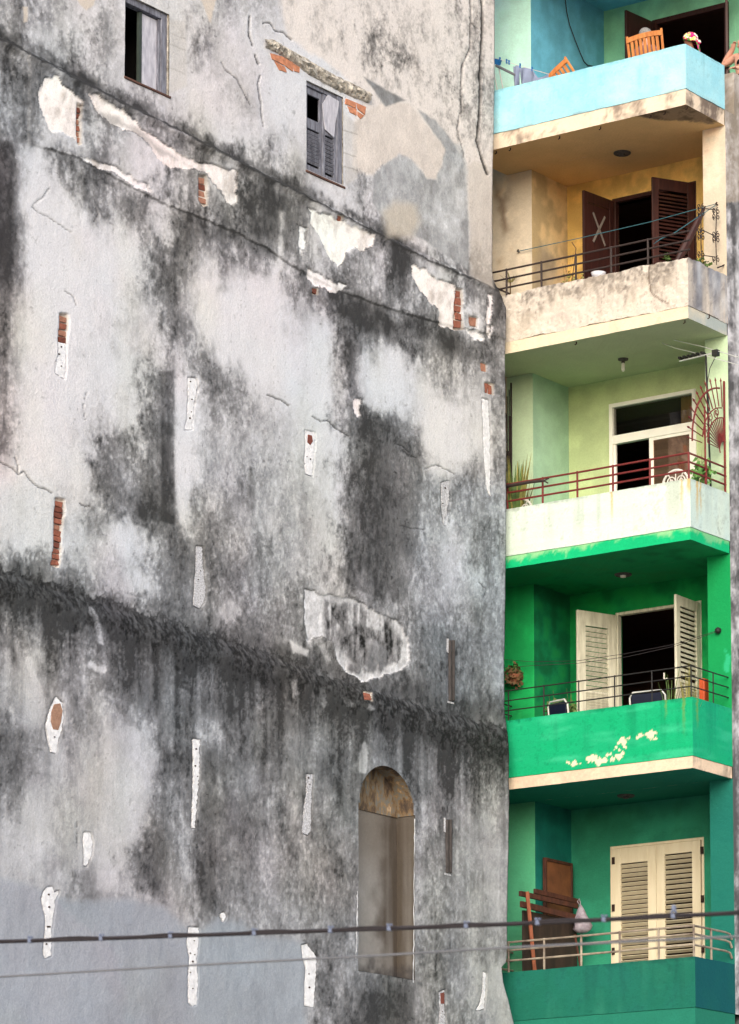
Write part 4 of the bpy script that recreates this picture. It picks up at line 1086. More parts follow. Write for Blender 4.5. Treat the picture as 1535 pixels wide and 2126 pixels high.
# doors: pixel outlines on the back wall -> metres
def bx_(px, py, k): return onY(px, py, kf(k))
def OP(k, xl, xr, ytop_l):
    p = bx_(xl, ytop_l, k); q = bx_(xr, ytop_l, k)
    return float(p[0]), float(q[0]), float(p[2])
OPEN = {1: OP(1, 1355, 1514, 43), 2: OP(2, 1272, 1446, 414), 3: OP(3, 1266, 1446, 840), 4: OP(4, 1279, 1457, 1273), 5: OP(5, 1270, 1460, 1758)}
for k in range(1, 6):
    s_ = ST[k]; yk = kf(k); wc = wall_c(k)
    zf, zc = s_['slab'], s_['ceil']
    x0, x1, zt = OPEN[k]
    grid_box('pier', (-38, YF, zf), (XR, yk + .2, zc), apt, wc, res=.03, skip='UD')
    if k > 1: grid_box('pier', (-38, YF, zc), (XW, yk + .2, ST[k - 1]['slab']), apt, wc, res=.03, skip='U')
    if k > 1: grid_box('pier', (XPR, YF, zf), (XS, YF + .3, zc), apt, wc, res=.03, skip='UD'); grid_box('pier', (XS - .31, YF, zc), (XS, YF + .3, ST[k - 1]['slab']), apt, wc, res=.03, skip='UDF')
    xe = XS - .02
    for nm, a_, c_ in (('back_wall', (XR, yk, zf), (x0, yk + .2, zc)), ('back_wall', (x1, yk, zf), (xe, yk + .2, zc)), ('back_wall', (x0, yk, zt), (x1, yk + .2, zc))):
        grid_box(nm, a_, c_, apt, wc, res=.04, skip='')
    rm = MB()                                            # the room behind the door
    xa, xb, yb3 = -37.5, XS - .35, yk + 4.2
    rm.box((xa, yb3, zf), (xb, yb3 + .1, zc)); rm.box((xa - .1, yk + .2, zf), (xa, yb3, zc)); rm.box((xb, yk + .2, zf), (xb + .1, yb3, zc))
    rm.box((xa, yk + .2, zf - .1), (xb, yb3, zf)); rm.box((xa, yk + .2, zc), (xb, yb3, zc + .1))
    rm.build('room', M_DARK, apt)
grid_box('side_wall', (XS - .3, YF + .3, 0), (XS, 64, 24.13), apt, grey_side, res=.05, skip='BL')
grid_box('upper_side_wall', (XS - .3, YK1 + .2, 24.14), (XS, 64, ST[1]['ceil'] + .25), apt, grey_side, res=.08, skip='L')
grid_box('roof', (-38, YK1 + .2, ST[1]['ceil'] + .12), (XS - .31, 64, ST[1]['ceil'] + .24), apt, grey_side, res=.3)
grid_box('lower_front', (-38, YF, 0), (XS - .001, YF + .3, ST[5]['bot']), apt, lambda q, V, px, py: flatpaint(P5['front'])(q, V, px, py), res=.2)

# ---- doors and shutters
def leaf(door, hx, hy, z0, z1, w, ang, m, louvres, thick=.045, stile=.10, rails=(), nsl=24, panel=(), tilt=-60):
    """a door leaf hinged at (hx, hy); ang = direction of the leaf in the plan"""
    M = Matrix.Translation((hx, hy, z0)) @ Matrix.Rotation(ang, 4, 'Z')
    h = z1 - z0; b = MB()
    b.box((0, -thick / 2, 0), (stile, thick / 2, h), M); b.box((w - stile, -thick / 2, 0), (w, thick / 2, h), M)
    for a_, c_ in rails: b.box((stile, -thick / 2 + .002, a_), (w - stile, thick / 2 - .002, c_), M)
    for a_, c_ in panel: b.box((stile, -thick / 4, a_), (w - stile, thick / 4, c_), M)
    b.build('shutter_leaf', m, door, bevel=.006)
    sm = MB(); sm.box((.002, -.036, -.004), (w - 2 * stile - .002, .036, .004), Matrix.Rotation(R(tilt), 4, 'X'))
    me_ = sm.mesh('slat'); me_.materials.append(m)
    for a_, c_, n in louvres:
        for i in range(n):
            o = link('slat', me_, door); zc_ = a_ + (c_ - a_) * (i + .5) / n
            o.location = M @ Vector((stile, 0, zc_)); o.rotation_euler = (R(random.uniform(-5, 5)), 0, ang)
    return M
def frame(door, x0, x1, zt, zf, y, m, w=.07, d=.09, out=.02):
    for a_, c_ in (((x0, y - out, zf), (x0 + w, y + d, zt)), ((x1 - w, y - out, zf), (x1, y + d, zt)), ((x0 + w, y - out + .002, zt - w), (x1 - w, y + d, zt))):
        b = MB(); b.box(a_, c_); b.build('frame', m, door, bevel=.006)
# storey 1: brown door, left leaf folded out
x0, x1, zt = OPEN[1]; zf = ST[1]['slab']
d1 = thing('door', ((x0 + x1) / 2, YK1, zf), parent=apt); frame(d1, x0, x1, zt, zf, YK1, M_BROWND, .09)
leaf(d1, x0 + .05, YK1 - .04, zf + .02, zt - .06, .80, R(-96), M_BROWND, [], rails=((0, .2), (1.0, 1.15), (2.25 if zt - zf > 2.6 else zt - zf - .3, zt - zf - .08)), panel=((.2, 1.0),))
gl = MB(); Mx = Matrix.Translation((x0 + .05, YK1 - .04, zf)) @ Matrix.Rotation(R(-96), 4, 'Z'); gl.box((.1, -.006, 1.15), (.7, .006, zt - zf - .3), Mx); gl.build('pane', M_GLASSD, d1)
leaf(d1, x1 - .02, YK1 - .04, zf + .02, zt - .06, .80, R(-60), M_BROWND, [(.4, zt - zf - .35, 26)], rails=((0, .35), (zt - zf - .3, zt - zf - .08)))
# storey 2: dark brown louvred leaves thrown open
x0, x1, zt = OPEN[2]; zf = ST[2]['slab']; H = zt - zf
d2 = thing('door', ((x0 + x1) / 2, YK, zf), parent=apt); frame(d2, x0, x1, zt, zf, YK, M_BROWND, .07)
LW = (x1 - x0) / 2 - .04
M2 = leaf(d2, x0 + .03, YK - .05, zf + .02, zt - .05, LW, R(-97), M_BROWND, [(.45, 1.35, 12)], rails=((0, .42), (1.36, 1.46), (H - .25, H - .07)), panel=((1.47, H - .26),), tilt=50)
for s2 in (1, -1):
    tp = MB(); a_ = R(38) * s2
    tp.box((-.30, -.002, -.022), (.30, .002, .022), M2 @ Matrix.Translation((LW * .5, .026 , 2.28)) @ Matrix.Rotation(a_ + R(90) * 0, 4, 'Y') @ Matrix.Rotation(R(20) * s2, 4, 'Y'))
    tp.build('tape_strip', mat('grey_tape', S(132, 122, 116), .8), d2)
leaf(d2, x1 - .03, YK - .05, zf + .02, zt - .05, LW, R(180 + 60), M_BROWND, [(.45, H - .30, 34)], rails=((0, .42), (H - .27, H - .07)), stile=.12, tilt=-40)
# storey 3: white sliding window with transom
x0, x1, zt = OPEN[3]; zf = ST[3]['slab']
d3 = thing('sliding_door', ((x0 + x1) / 2, YK, zf), parent=apt)
frame(d3, x0, x1, zt, zf, YK, M_WFRAME, .07, .1, .03)
zt1 = float(bx_(1276, 905, 3)[2]); zt2 = float(bx_(1268, 918, 3)[2]) - .05
b = MB(); b.box((x0 + .07, YK - .025, zt2), (x1 - .07, YK + .08, zt1)); b.build('transom_bar', M_WFRAME, d3, bevel=.006)
mx = float(bx_(1354, 950, 3)[0])
b = MB(); b.box((x0 + .072, YK + .012, zf + .02), (x0 + .11, YK + .05, zt2)); b.build('jamb_channel', M_WFRAME, d3)
for nm, a_, c_ in (('stile', mx - .05, mx + .03), ('stile', x1 - .14, x1 - .072)):
    b = MB(); b.box((a_, YK - .01, zf + .02), (c_, YK + .03, zt2)); b.build(nm, M_WFRAME, d3, bevel=.005)
for nm, z_a, z_b in (('rail', zf + .02, zf + .10), ('rail', zt2 - .05, zt2 - .003)):
    b = MB(); b.box((mx + .03, YK - .008, z_a), (x1 - .14, YK + .028, z_b)); b.build(nm, M_WFRAME, d3)
b = MB(); b.box((mx + .03, YK + .005, zf + .10), (x1 - .14, YK + .012, zt2 - .05)); b.build('pane', M_GLASS, d3)
b = MB(); b.box((x0 + .07, YK + .03, zt1), (x1 - .07, YK + .036, zt - .07)); b.build('pane', M_GLASSD, d3)
b = MB(); n_ = 14; xa, xb = float(bx_(1404, 850, 3)[0]), x1 - .05
vs = []
for i in range(n_ + 1):
    x_ = xa + (xb - xa) * i / n_; y_ = YK + .16 + .03 * (i % 2); vs += [(x_, y_, zf + .1), (x_, y_, zt - .05)]
b.add(vs, [(2 * i, 2 * i + 2, 2 * i + 3, 2 * i + 1) for i in range(n_)])
b.build('curtain', mat('ochre_curtain', S(190, 160, 96), .9), d3)
# storey 4: off-white louvred leaves open
x0, x1, zt = OPEN[4]; zf = ST[4]['slab']; H = zt - zf
d4 = thing('door', ((x0 + x1) / 2, YK, zf), parent=apt); frame(d4, x0, x1, zt, zf, YK, M_WHITED, .05)
LW = (x1 - x0) / 2 - .03
rl = ((0, .22), (.86, 1.02), (1.62, 1.66), (H - .32, H - .07))
leaf(d4, x0 + .02, YK - .05, zf + .02, zt - .05, LW, R(-111), M_WHITED, [(.22, .85, 13), (1.02, 1.62, 13), (1.66, H - .33, 13)], rails=rl, stile=.17, tilt=56)
leaf(d4, x1 - .02, YK - .05, zf + .02, zt - .05, LW, R(180 + 92), M_WHITED, [(.22, .85, 12), (1.02, 1.62, 12), (1.66, H - .25, 14)], rails=((0, .22), (.86, 1.02), (H - .24, H - .07)), stile=.13)
hk = MB(); p = onY(1379, 1397, YK - .7); hk.tube([p, p + np.array([0, 0, -.1]), p + np.array([.06, 0, -.1])], .012, 6); hk.build('handle', M_WHITEM, d4)
# storey 5: closed cream shutters
x0, x1, zt = OPEN[5]; zf = ST[5]['slab']; H = zt - zf
d5 = thing('door', ((x0 + x1) / 2, YK, zf), parent=apt); frame(d5, x0 - .02, x1 + .02, zt, zf, YK, M_CREAMD, .045, .1, .012)
LW = (x1 - x0 - .07) / 2
leaf(d5, x0 + .03, YK - .01, zf + .02, zt - .05, LW - .003, R(0), M_CREAMD, [(.25, H - .34, 33)], rails=((0, .24), (H - .33, H - .07)), stile=.16, tilt=-38)
leaf(d5, x0 + .035 + LW, YK - .01, zf + .02, zt - .05, LW - .003, R(0), M_CREAMD, [(.86, H - .26, 24)], rails=((0, .24), (H - .25, H - .07)), stile=.16, panel=((.24, .45), (.46, .66), (.67, .85)), tilt=-35)
for px_, py_ in ((1272, 1787), (1272, 1885), (1272, 1975), (1456, 1765), (1457, 1866), (1458, 1970)):
    p = onY(px_, py_, YK - .05); b = MB(); b.box((p[0] - .02, YK - .045, p[2] - .06), (p[0] + .035, YK - .03, p[2] + .06)); b.build('hinge', M_RUST_HOLE, d5)

# ---- railings
def railing(k, m, ztops, xs, r=.016, zbase=None, left_ret=True, right_ret=True, ret_posts=(), x_start=XW + .05, x_end=XS - .06, r_end=YF, post_r=None, curved=False):
    rg = thing('railing', (-33, YB + .06, ST[k]['top']), parent=apt)
    y = YB + .065; zb = ST[k]['top'] - .03
    for z in ztops:
        b = MB(); b.tube([(x_start, y, z), ((x_start + x_end) / 2, y, z - .004), (x_end, y, z)], r, 8); b.build('rail', m, rg)
        if right_ret:
            e = [(x_end, y, z), (x_end, r_end - .01, z)] if not curved else [(x_end, y, z), (x_end, r_end - .18, z), (x_end + .02, r_end - .08, z - .02), (x_end + .02, r_end - .02, z - .1)]
            b = MB(); b.tube(e, r, 8); b.build('rail', m, rg)
        if left_ret: b = MB(); b.tube([(x_start, y, z), (x_start, YF - .01, z)], r, 8); b.build('rail', m, rg)
    for x in xs:
        b = MB(); b.tube([(x, y, zb), (x, y, ztops[0] + r)], post_r or r * 1.05, 8); b.build('post', m, rg)
    for yy in ret_posts:
        b = MB(); b.tube([(x_end, yy, zb), (x_end, yy, ztops[0])], post_r or r * 1.05, 8); b.build('post', m, rg)
    return rg
def fz(px, py): return float(onY(px, py, YB + .065)[2])
def fx_(px, py): return float(onY(px, py, YB + .065)[0])
xs_ = [fx_(x, 1000) for x in (1127, 1199, 1273, 1350)]
px0 = [fx_(1054, 1000)]
railing(2, M_BIRON, [fz(1273, 513), fz(1273, 532), fz(1273, 551)], px0 + xs_, r=.017, right_ret=False, x_end=fx_(1432, 480))
railing(3, M_MAROON, [fz(1276, 967), fz(1276, 985), fz(1276, 1003)], px0 + xs_ + [XS - .06], r=.017, ret_posts=(52.2,))
railing(4, M_BLKIRON, [fz(1282, 1403), fz(1282, 1424), fz(1282, 1445)], px0 + xs_ + [XS - .06], r=.011, ret_posts=(52.35,))
railing(5, M_PIPE, [fz(1282, 1936), fz(1282, 1953), fz(1282, 1975)], [fx_(x, 1950) for x in (1056, 1130, 1207, 1287, 1368)] + [XS - .06], r=.018, ret_posts=(52.2,), curved=True)

# ---- iron fan grilles at both ends of the third balcony
def fan(x, yc, zc, sgn, m):
    g = thing('fan_grille', (x, yc, zc), parent=apt)
    P = lambda r_, a: (x, yc - r_ * math.cos(a), zc + r_ * math.sin(a))
    for r_, a0, a1, rr in ((1.02, -.05, 1.42, .016), (.70, .12, 1.45, .011), (.54, .05, 1.5, .011), (.16, -.4, 2.6, .010)):
        b = MB(); b.tube([P(r_, a0 + (a1 - a0) * i / 26) for i in range(27)], rr, 6); b.build('arc_bar', m, g)
    for i in range(11):
        a = -.02 + 1.50 * i / 10
        b = MB(); b.tube([P(.72, a), P(1.14, a)], .010, 6); b.tube([P(1.14, a), P(1.20, a)], [.020, .001], 6); b.build('spike_bar', m, g)
    for i in range(13):
        a = .04 + 1.44 * i / 12
        b = MB(); b.tube([P(.17, a), P(.53, a)], .009, 6); b.build('ray_bar', m, g)
    for a in (.35, .75, 1.15):
        c = P(.62, a)
        for s2 in (1, -1):
            pts = []
            for i in range(20):
                t_ = i / 19; rr = .075 * (1 - .75 * t_); an = a + s2 * (t_ * 7.5)
                pts.append((x + .004 * s2, c[1] - rr * math.cos(an) - s2 * .05 * math.sin(a) * 0, c[2] + rr * math.sin(an) + s2 * .05 * math.cos(a)))
            b = MB(); b.tube(pts, .008, 5); b.build('scroll', m, g)
    b = MB(); b.tube([(x, yc, ST[3]['top'] - .02), (x, yc, zc + 1.16)], .020, 6); b.build('post', m, g)
    b = MB(); b.tube([(x, yc - .62, ST[3]['top'] - .02), (x, yc - .62, zc + .6)], .017, 6); b.build('post', m, g)
    return g
zfan = float(onX(1502, 935, XS - .06)[2])
fan(XS - .06, YF - .03, zfan, 1, M_MAROON)
fan(XW + .05, YF - .03, zfan + .08, 1, M_BIRON)
gp = thing('iron_panel', (XW - .2, YF, ST[3]['slab']), parent=apt)
for i in range(3):
    b = MB(); pz = [float(onY(1062 - 4 * i, y_, YF - .04)[2]) for y_ in (795 + 14 * i, 1010)]; x_ = float(onY(1062 - 4.2 * i, 900, YF - .04)[0])
    b.tube([(x_, YF - .04, pz[1]), (x_, YF - .04, pz[0])], .016 if i == 0 else .010, 6); b.build('upright', M_BIRON, gp)

# ---- wrought iron scroll standing on the second balcony's return
sc = thing('scroll_grille', (XS - .07, 52.2, ST[2]['top']), parent=apt)
def scroll(c, s2, n=18, r0=.055, x=XS - .07):
    pts = []
    for i in range(n):
        t_ = i / (n - 1); rr = r0 * (1 - .7 * t_); an = math.pi / 2 * s2 + s2 * t_ * 8
        pts.append((x, c[1] + rr * math.cos(an), c[2] + rr * math.sin(an)))
    return pts
for px_, rows in ((1456, (430, 443, 480, 492, 528)), (1487, (438, 450, 487, 497, 538))):
    a_, c_ = onX(px_, rows[0] - 4, XS - .07), onX(px_ + 1, rows[-1] + 12, XS - .07)
    b = MB(); b.tube([a_ + np.array([0, .02, 0]), (a_ + c_) / 2 + np.array([0, -.02, 0]), c_], .009, 6); b.build('upright', M_BIRON, sc)
    for i, rr in enumerate(rows):
        for s2 in (1, -1):
            c = onX(px_ + 4 * s2, rr, XS - .07); b = MB(); b.tube(scroll(c, s2), .0075, 5); b.build('scroll', M_BIRON, sc)
for p_, q_ in (((1456, 432), (1487, 436)), ((1460, 478), (1488, 492)), ((1460, 530), (1488, 534))):
    b = MB(); b.tube([onX(*p_, XS - .07), onX(*q_, XS - .07)], .008, 6); b.build('cross_bar', M_BIRON, sc)
b = MB(); b.tube([onX(1508, 548, XS - .05), onX(1500, 552, XS - .05), onX(1490, 556, XS - .05)], .012, 6); b.build('stub', M_BIRON, sc)
# rusty stubs under the slab edges
for px_, py_, k in ((1038, 318, 1), (1067, 311, 1), (1169, 283, 1), (1254, 261, 1), (1358, 233, 1), (1388, 227, 1), (1434, 226, 1), (1204, 709, 2), (1429, 668, 2), (1480, 691, 2)):
    z = ST[k]['bot']; p = onY(px_, py_, YB + .2); b = MB(); b.tube([(p[0], YB + .10, z + .02), (p[0], YB + .10, z - .035), (p[0] - .03, YB + .10, z - .045)], .012, 6); b.build('rusty_stub', M_RUST_HOLE, balc[k])

# ================================================================== things on the balconies
def dup(o, parent=None):
    c = o.copy(); COL.objects.link(c)
    if parent is not None: c.parent = parent; c.matrix_parent_inverse = o.matrix_parent_inverse
    for ch in [q for q in bpy.data.objects if q.parent == o]: dup(ch, c)
    return c
FL = {k: ST[k]['slab'] for k in ST}

# ---- slat-back wooden chairs on the blue terrace
def slat_chair(label, loc, w=.62):
    t = thing('slat_chair', loc, label, 'chair', 'wooden slat-back chairs on the blue terrace')
    x, y, z = loc; hw = w / 2
    tilt = .16
    for s_ in (-1, 1):
        b = MB(); b.tube([(x + s_ * hw, y + .02, z), (x + s_ * hw, y, z + .45), (x + s_ * (hw + .02), y - tilt, z + 1.33)], [.026, .028, .022], 6); b.build('back_post', M_ORANGEW, t)
        b = MB(); b.tube([(x + s_ * hw, y + .55, z), (x + s_ * hw, y + .55, z + .66)], .025, 6); b.build('front_leg', M_ORANGEW, t)
        b = MB(); b.box((x + s_ * hw - .04, y - .06, z + .655), (x + s_ * hw + .04, y + .62, z + .685)); b.build('armrest', M_ORANGEW, t, bevel=.006)
    b = MB(); n = 8
    pr = []
    for i in range(n + 1):
        u = i / n * 2 - 1; pr.append((x + u * (hw + .03), y - tilt, z + 1.26 + .03 * (1 - u * u)))
    b.prism([(p[0], p[1] - .018, p[2] + .035) for p in pr] + [(p[0], p[1] - .012, p[2] - .05 - .01 * 0) for p in pr[::-1]], (0, .03, 0)); b.build('top_rail', M_ORANGEW, t, bevel=.004)
    b = MB(); b.box((x - hw, y - .02, z + .44), (x + hw, y + .015, z + .52)); b.build('lower_rail', M_ORANGEW, t, bevel=.004)
    for i in range(7):
        u = (i + .5) / 7 * 2 - 1; xx = x + u * (hw - .03)
        b = MB(); b.add([(xx - .024, y - .01, z + .5), (xx + .024, y - .01, z + .5), (xx + .024, y - tilt - .005, z + 1.25), (xx - .024, y - tilt - .005, z + 1.25), (xx - .024, y + .008, z + .5), (xx + .024, y + .008, z + .5), (xx + .024, y - tilt + .012, z + 1.25), (xx - .024, y - tilt + .012, z + 1.25)],
                         [(0, 1, 2, 3), (7, 6, 5, 4), (0, 4, 5, 1), (1, 5, 6, 2), (2, 6, 7, 3), (3, 7, 4, 0)]); b.build('slat', M_ORANGEW, t)
    b = MB(); b.box((x - hw, y - .02, z + .40), (x + hw, y + .58, z + .438)); b.build('seat', M_ORANGEW, t, bevel=.006)
    return t
pc1 = onY(1339, 90, 52.12)
ch1 = slat_chair('orange wooden slat-back chair with a grey-haired person sitting in it', (pc1[0], 52.12 + .14, FL[1]))
ch2 = dup(ch1); ch2['label'] = 'orange wooden slat-back chair tipped over beside the laundry line'
pq = onY(1150, 148, 52.2)
ch2.rotation_euler = (0, R(-30), R(-8))
_m = ch2.rotation_euler.to_matrix(); _tip = _m @ Vector((.30, -.16, 1.30))
_tp = onY(1172, 124, 52.15); ch2.location = (float(_tp[0]) - _tip.x, 52.15 - _tip.y, float(_tp[2]) - _tip.z)

# ---- people
def person(label, loc, face, skin, shirt, pose=None, extra=None):
    """seated figure, one skinned body; face = direction the person looks, in the plan"""
    ca, sa = math.cos(face), math.sin(face)
    def T(p): return Vector((loc[0] + p[1] * -ca * -1 * 0 + (p[0] * sa + -p[1] * ca), loc[1] + (-p[0] * ca - p[1] * sa), loc[2] + p[2]))
    J = {'pelvis': (0, 0, .52, .135), 'waist': (0, .03, .69, .12), 'chest': (0, .03, .92, .14), 'nb': (0, .02, 1.07, .065), 'neck': (0, 0, 1.14, .052),
         'jaw': (0, -.035, 1.205, .062), 'head': (0, -.02, 1.285, .092), 'top': (0, -.005, 1.37, .062), 'nose': (0, -.118, 1.27, .013)}
    E = [('pelvis', 'waist'), ('waist', 'chest'), ('chest', 'nb'), ('nb', 'neck'), ('neck', 'jaw'), ('jaw', 'head'), ('head', 'top'), ('head', 'nose')]
    for s_, n in ((-1, 'a'), (1, 'b')):
        J['sh' + n] = (s_ * .175, .03, 1.02, .062); J['el' + n] = (s_ * .25, -.05, .76, .044); J['wr' + n] = (s_ * .19, -.28, .70, .030); J['pa' + n] = (s_ * .175, -.36, .69, .034)
        J['hip' + n] = (s_ * .095, -.04, .50, .088); J['kn' + n] = (s_ * .12, -.45, .50, .062); J['an' + n] = (s_ * .12, -.42, .09, .042); J['to' + n] = (s_ * .13, -.58, .035, .034)
        J['ear' + n] = (s_ * .105, .0, 1.275, .014)
    if pose: J.update(pose)
    if pose and 'stand' in pose:
        del J['stand']
        for q in list(J):
            if q[:2] not in ('kn', 'an', 'to') and q not in pose: J[q] = (J[q][0], J[q][1], J[q][2] + .42, J[q][3])
        for s_, n in ((-1, 'a'), (1, 'b')): J['kn' + n] = (s_ * .11, -.03, .50, .06); J['an' + n] = (s_ * .12, .02, .09, .042); J['to' + n] = (s_ * .13, -.15, .035, .034)
    for s_, n in ((-1, 'a'), (1, 'b')):
        p, w = J['pa' + n], J['wr' + n]
        d = Vector(p[:3]) - Vector(w[:3]); d.normalize(); sd = d.cross(Vector((0, 0, 1)));
        if sd.length < .1: sd = Vector((1, 0, 0))
        sd.normalize()
        for i, (o_, ln) in enumerate(((-.024, .062), (-.008, .074), (.008, .070), (.024, .056))):
            a_ = Vector(p[:3]) + sd * o_ + d * .025; b_ = a_ + d * ln * .5 + Vector((0, 0, -.006)); c_ = b_ + d * ln * .4 + Vector((0, 0, -.018))
            for q, v_ in enumerate((a_, b_, c_)): J[f'f{n}{i}{q}'] = (*v_, .0085)
            E += [('pa' + n, f'f{n}{i}0'), (f'f{n}{i}0', f'f{n}{i}1'), (f'f{n}{i}1', f'f{n}{i}2')]
        a_ = Vector(p[:3]) - d * .02 + sd * -.036 * s_; b_ = a_ + d * .03 + sd * -.02 * s_
        J[f't{n}0'] = (*a_, .010); J[f't{n}1'] = (*b_, .009); E += [('pa' + n, f't{n}0'), (f't{n}0', f't{n}1')]
        E += [('chest', 'sh' + n), ('sh' + n, 'el' + n), ('el' + n, 'wr' + n), ('wr' + n, 'pa' + n), ('pelvis', 'hip' + n), ('hip' + n, 'kn' + n), ('kn' + n, 'an' + n), ('an' + n, 'to' + n), ('head', 'ear' + n)]
    def skinmesh(name, keys, edges, m, parent, grow=0, sub=2):
        ks = list(keys); me = bpy.data.meshes.new(name)
        me.from_pydata([T(J[k_]) for k_ in ks], [(ks.index(a), ks.index(b)) for a, b in edges], [])
        bm = bmesh.new(); bm.from_mesh(me); ly = bm.verts.layers.skin.verify(); bm.verts.ensure_lookup_table()
        for i, k_ in enumerate(ks):
            r_ = J[k_][3] + grow; bm.verts[i][ly].radius = (r_, r_)
        bm.verts[0][ly].use_root = True
        bm.to_mesh(me); bm.free()
        o = link(name, me, parent, m)
        sk = o.modifiers.new('skin', 'SKIN'); sk.use_smooth_shade = True; sk.branch_smoothing = .3
        sb = o.modifiers.new('sub', 'SUBSURF'); sb.levels = sub; sb.render_levels = sub
        return o
    t = thing('person', loc, label, 'person')
    skinmesh('body', J.keys(), E, skin, t)
    if shirt:
        ks = ['waist', 'chest', 'nb', 'pelvis', 'sha', 'shb', 'ela', 'elb']
        J2 = dict(J); 
        for n in 'ab': 
            a_, b_ = Vector(J['sh' + n][:3]), Vector(J['el' + n][:3]); J['el_' + n] = (*(a_ + (b_ - a_) * .55), .052)
        ks = ['pelvis', 'waist', 'chest', 'nb', 'sha', 'shb', 'el_a', 'el_b']
        J['nb'] = (*J['nb'][:3], .07)
        skinmesh('shirt', ks, [('pelvis', 'waist'), ('waist', 'chest'), ('chest', 'nb'), ('chest', 'sha'), ('chest', 'shb'), ('sha', 'el_a'), ('shb', 'el_b')], shirt, t, grow=.014)
    for n in 'ab': J['sk' + n] = (*[(J['kn' + n][i] * .85 + J['an' + n][i] * .15) for i in range(3)], .07)
    skinmesh('trousers', ['pelvis', 'hipa', 'hipb', 'kna', 'knb', 'ana', 'anb'], [('pelvis', 'hipa'), ('pelvis', 'hipb'), ('hipa', 'kna'), ('hipb', 'knb'), ('kna', 'ana'), ('knb', 'anb')], M_TROUSER, t, grow=.014)
    for s_ in (-1, 1):
        b = MB(); c = T((s_ * .034, -.100, 1.305)); b.lathe([(.002, -.011), (.011, -.005), (.011, .005), (.002, .011)], c, 8); b.build('eye', M_BLACK, t, smooth=True)
    b = MB(); b.tube([T((-.026, -.098, 1.225)), T((0, -.106, 1.222)), T((.026, -.098, 1.225))], .006, 6); b.build('mouth', M_SHIRT, t)
    return t, T, J
def shell(name, T, c, rx, ry, rz, m, parent, zcut=-.25, rough=.06, front=.35):
    """hair or scarf: a cap over the skull, open at the face"""
    vs = []; fs = []; n, k = 22, 10
    for i in range(k + 1):
        ph = math.pi / 2 - (math.pi / 2 - math.asin(zcut)) * i / k
        for j in range(n):
            a = 2 * math.pi * j / n
            lift = front * max(0, -math.sin(a)) * (i / k) ** 2 * rz
            q = 1 + rough * (random.random() - .5)
            vs.append(T((c[0] + rx * math.cos(ph) * math.cos(a) * q, c[1] + ry * math.cos(ph) * math.sin(a) * q, c[2] + rz * math.sin(ph) * q + lift)))
    for i in range(k):
        for j in range(n): fs.append((i * n + j, i * n + (j + 1) % n, (i + 1) * n + (j + 1) % n, (i + 1) * n + j))
    b = MB(); b.add(vs, fs); o = b.build(name, m, parent, smooth=True); s_ = o.modifiers.new('thick', 'SOLIDIFY'); s_.thickness = .012; return o
ha = onY(1340, 66, 52.55)
pA, T_, _ = person('grey-haired person seated with their back to the street in the orange chair', (ha[0], 52.55, float(ha[2]) - 1.335), R(90), M_SKIN, M_SHIRT)
shell('hair', T_, (0, -.005, 1.29), .108, .118, .115, M_GREYHAIR, pA, zcut=-.6)
hb_ = onY(1435, 83, 52.55)
pB, T_, J_ = person('person in a bright floral headscarf seated behind the parapet corner', (hb_[0], 52.55, float(hb_[2]) - 1.285), R(200), M_SKIND, mat('green_white_print', S(170, 190, 130), .9, scale=18, col2=S(90, 130, 70)))
shell('headscarf', T_, (0, -.005, 1.29), .116, .128, .125, M_SCARF, pB, zcut=-.45)
b = MB(); b.add([T_((-.09, .10, 1.30)), T_((.09, .10, 1.30)), T_((.12, .13, 1.16)), T_((.03, .15, 1.02)), T_((-.06, .15, 1.05)), T_((-.12, .13, 1.17))], [(0, 1, 2, 3, 4, 5)]); o_ = b.build('scarf_tail', M_SCARF, pB); o_.modifiers.new('thick', 'SOLIDIFY').thickness = .014
b = MB(); b.lathe([(.006, -.035), (.03, -.02), (.034, .01), (.012, .035)], T_((0, .135, 1.235)), 9); b.build('scarf_knot', M_SCARF, pB, smooth=True)
hc = onY(1543, 66, 54.25)
pC, T_, _ = person('bare-chested person with one elbow raised beside the open brown door', (hc[0], 54.25, FL[1]), R(-110), M_SKIN, None,
    pose={'stand': 1, 'chest': (0, .03, 1.36, .17), 'waist': (0, .03, 1.10, .16), 'shb': (.21, .03, 1.50, .075), 'elb': (.50, -.05, 1.40, .066), 'wrb': (.25, -.03, 1.62, .047), 'pab': (.17, -.06, 1.68, .044)})
shell('hair', T_, (0, -.005, 1.29), .106, .116, .113, M_BLACK, pC, zcut=-.3)

# ---- laundry on the blue terrace
YL = 52.05
lr = thing('laundry_rack', onY(1040, 150, YL), 'blue and grey folding laundry rack beside the stained wall', 'laundry rack')
b = MB(); b.prism([onY(*p, YL) for p in ((1020, 120), (1040, 124), (1036, 135), (1028, 133), (1018, 130))], (0, .04, 0)); b.build('corner_bracket', M_BLUE, lr)
b = MB(); b.tube([onY(1030, 136, YL), onY(1075, 158, YL)], .022, 6); b.build('side_bar', M_GREYCAB, lr)
for dx in (0, 12):
    b = MB(); b.tube([onY(1022 + dx, 130, YL + .02), np.array([onY(1022 + dx, 130, YL)[0] + .1, YL + .35, FL[1]])], .012, 6); b.build('leg', M_CHROME, lr)
wl_ = thing('clothesline', onY(1080, 138, YL), 'thin clothesline with blue pegs over the blue parapet', 'clothesline')
b = MB(); b.tube([onY(x, y, YL) for x, y in ((1000, 112), (1040, 124), (1080, 137), (1105, 144), (1140, 154))], .006, 5); b.build('line', M_CHROME, wl_)
for x, y in ((1038, 123), (1052, 127), (1057, 129), (1080, 136), (1105, 143)):
    p = onY(x, y, YL - .01); b = MB(); b.box((p[0] - .008, YL - .02, p[2] - .04), (p[0] + .008, YL + .01, p[2] + .035)); b.build('peg', M_BLUE, wl_)
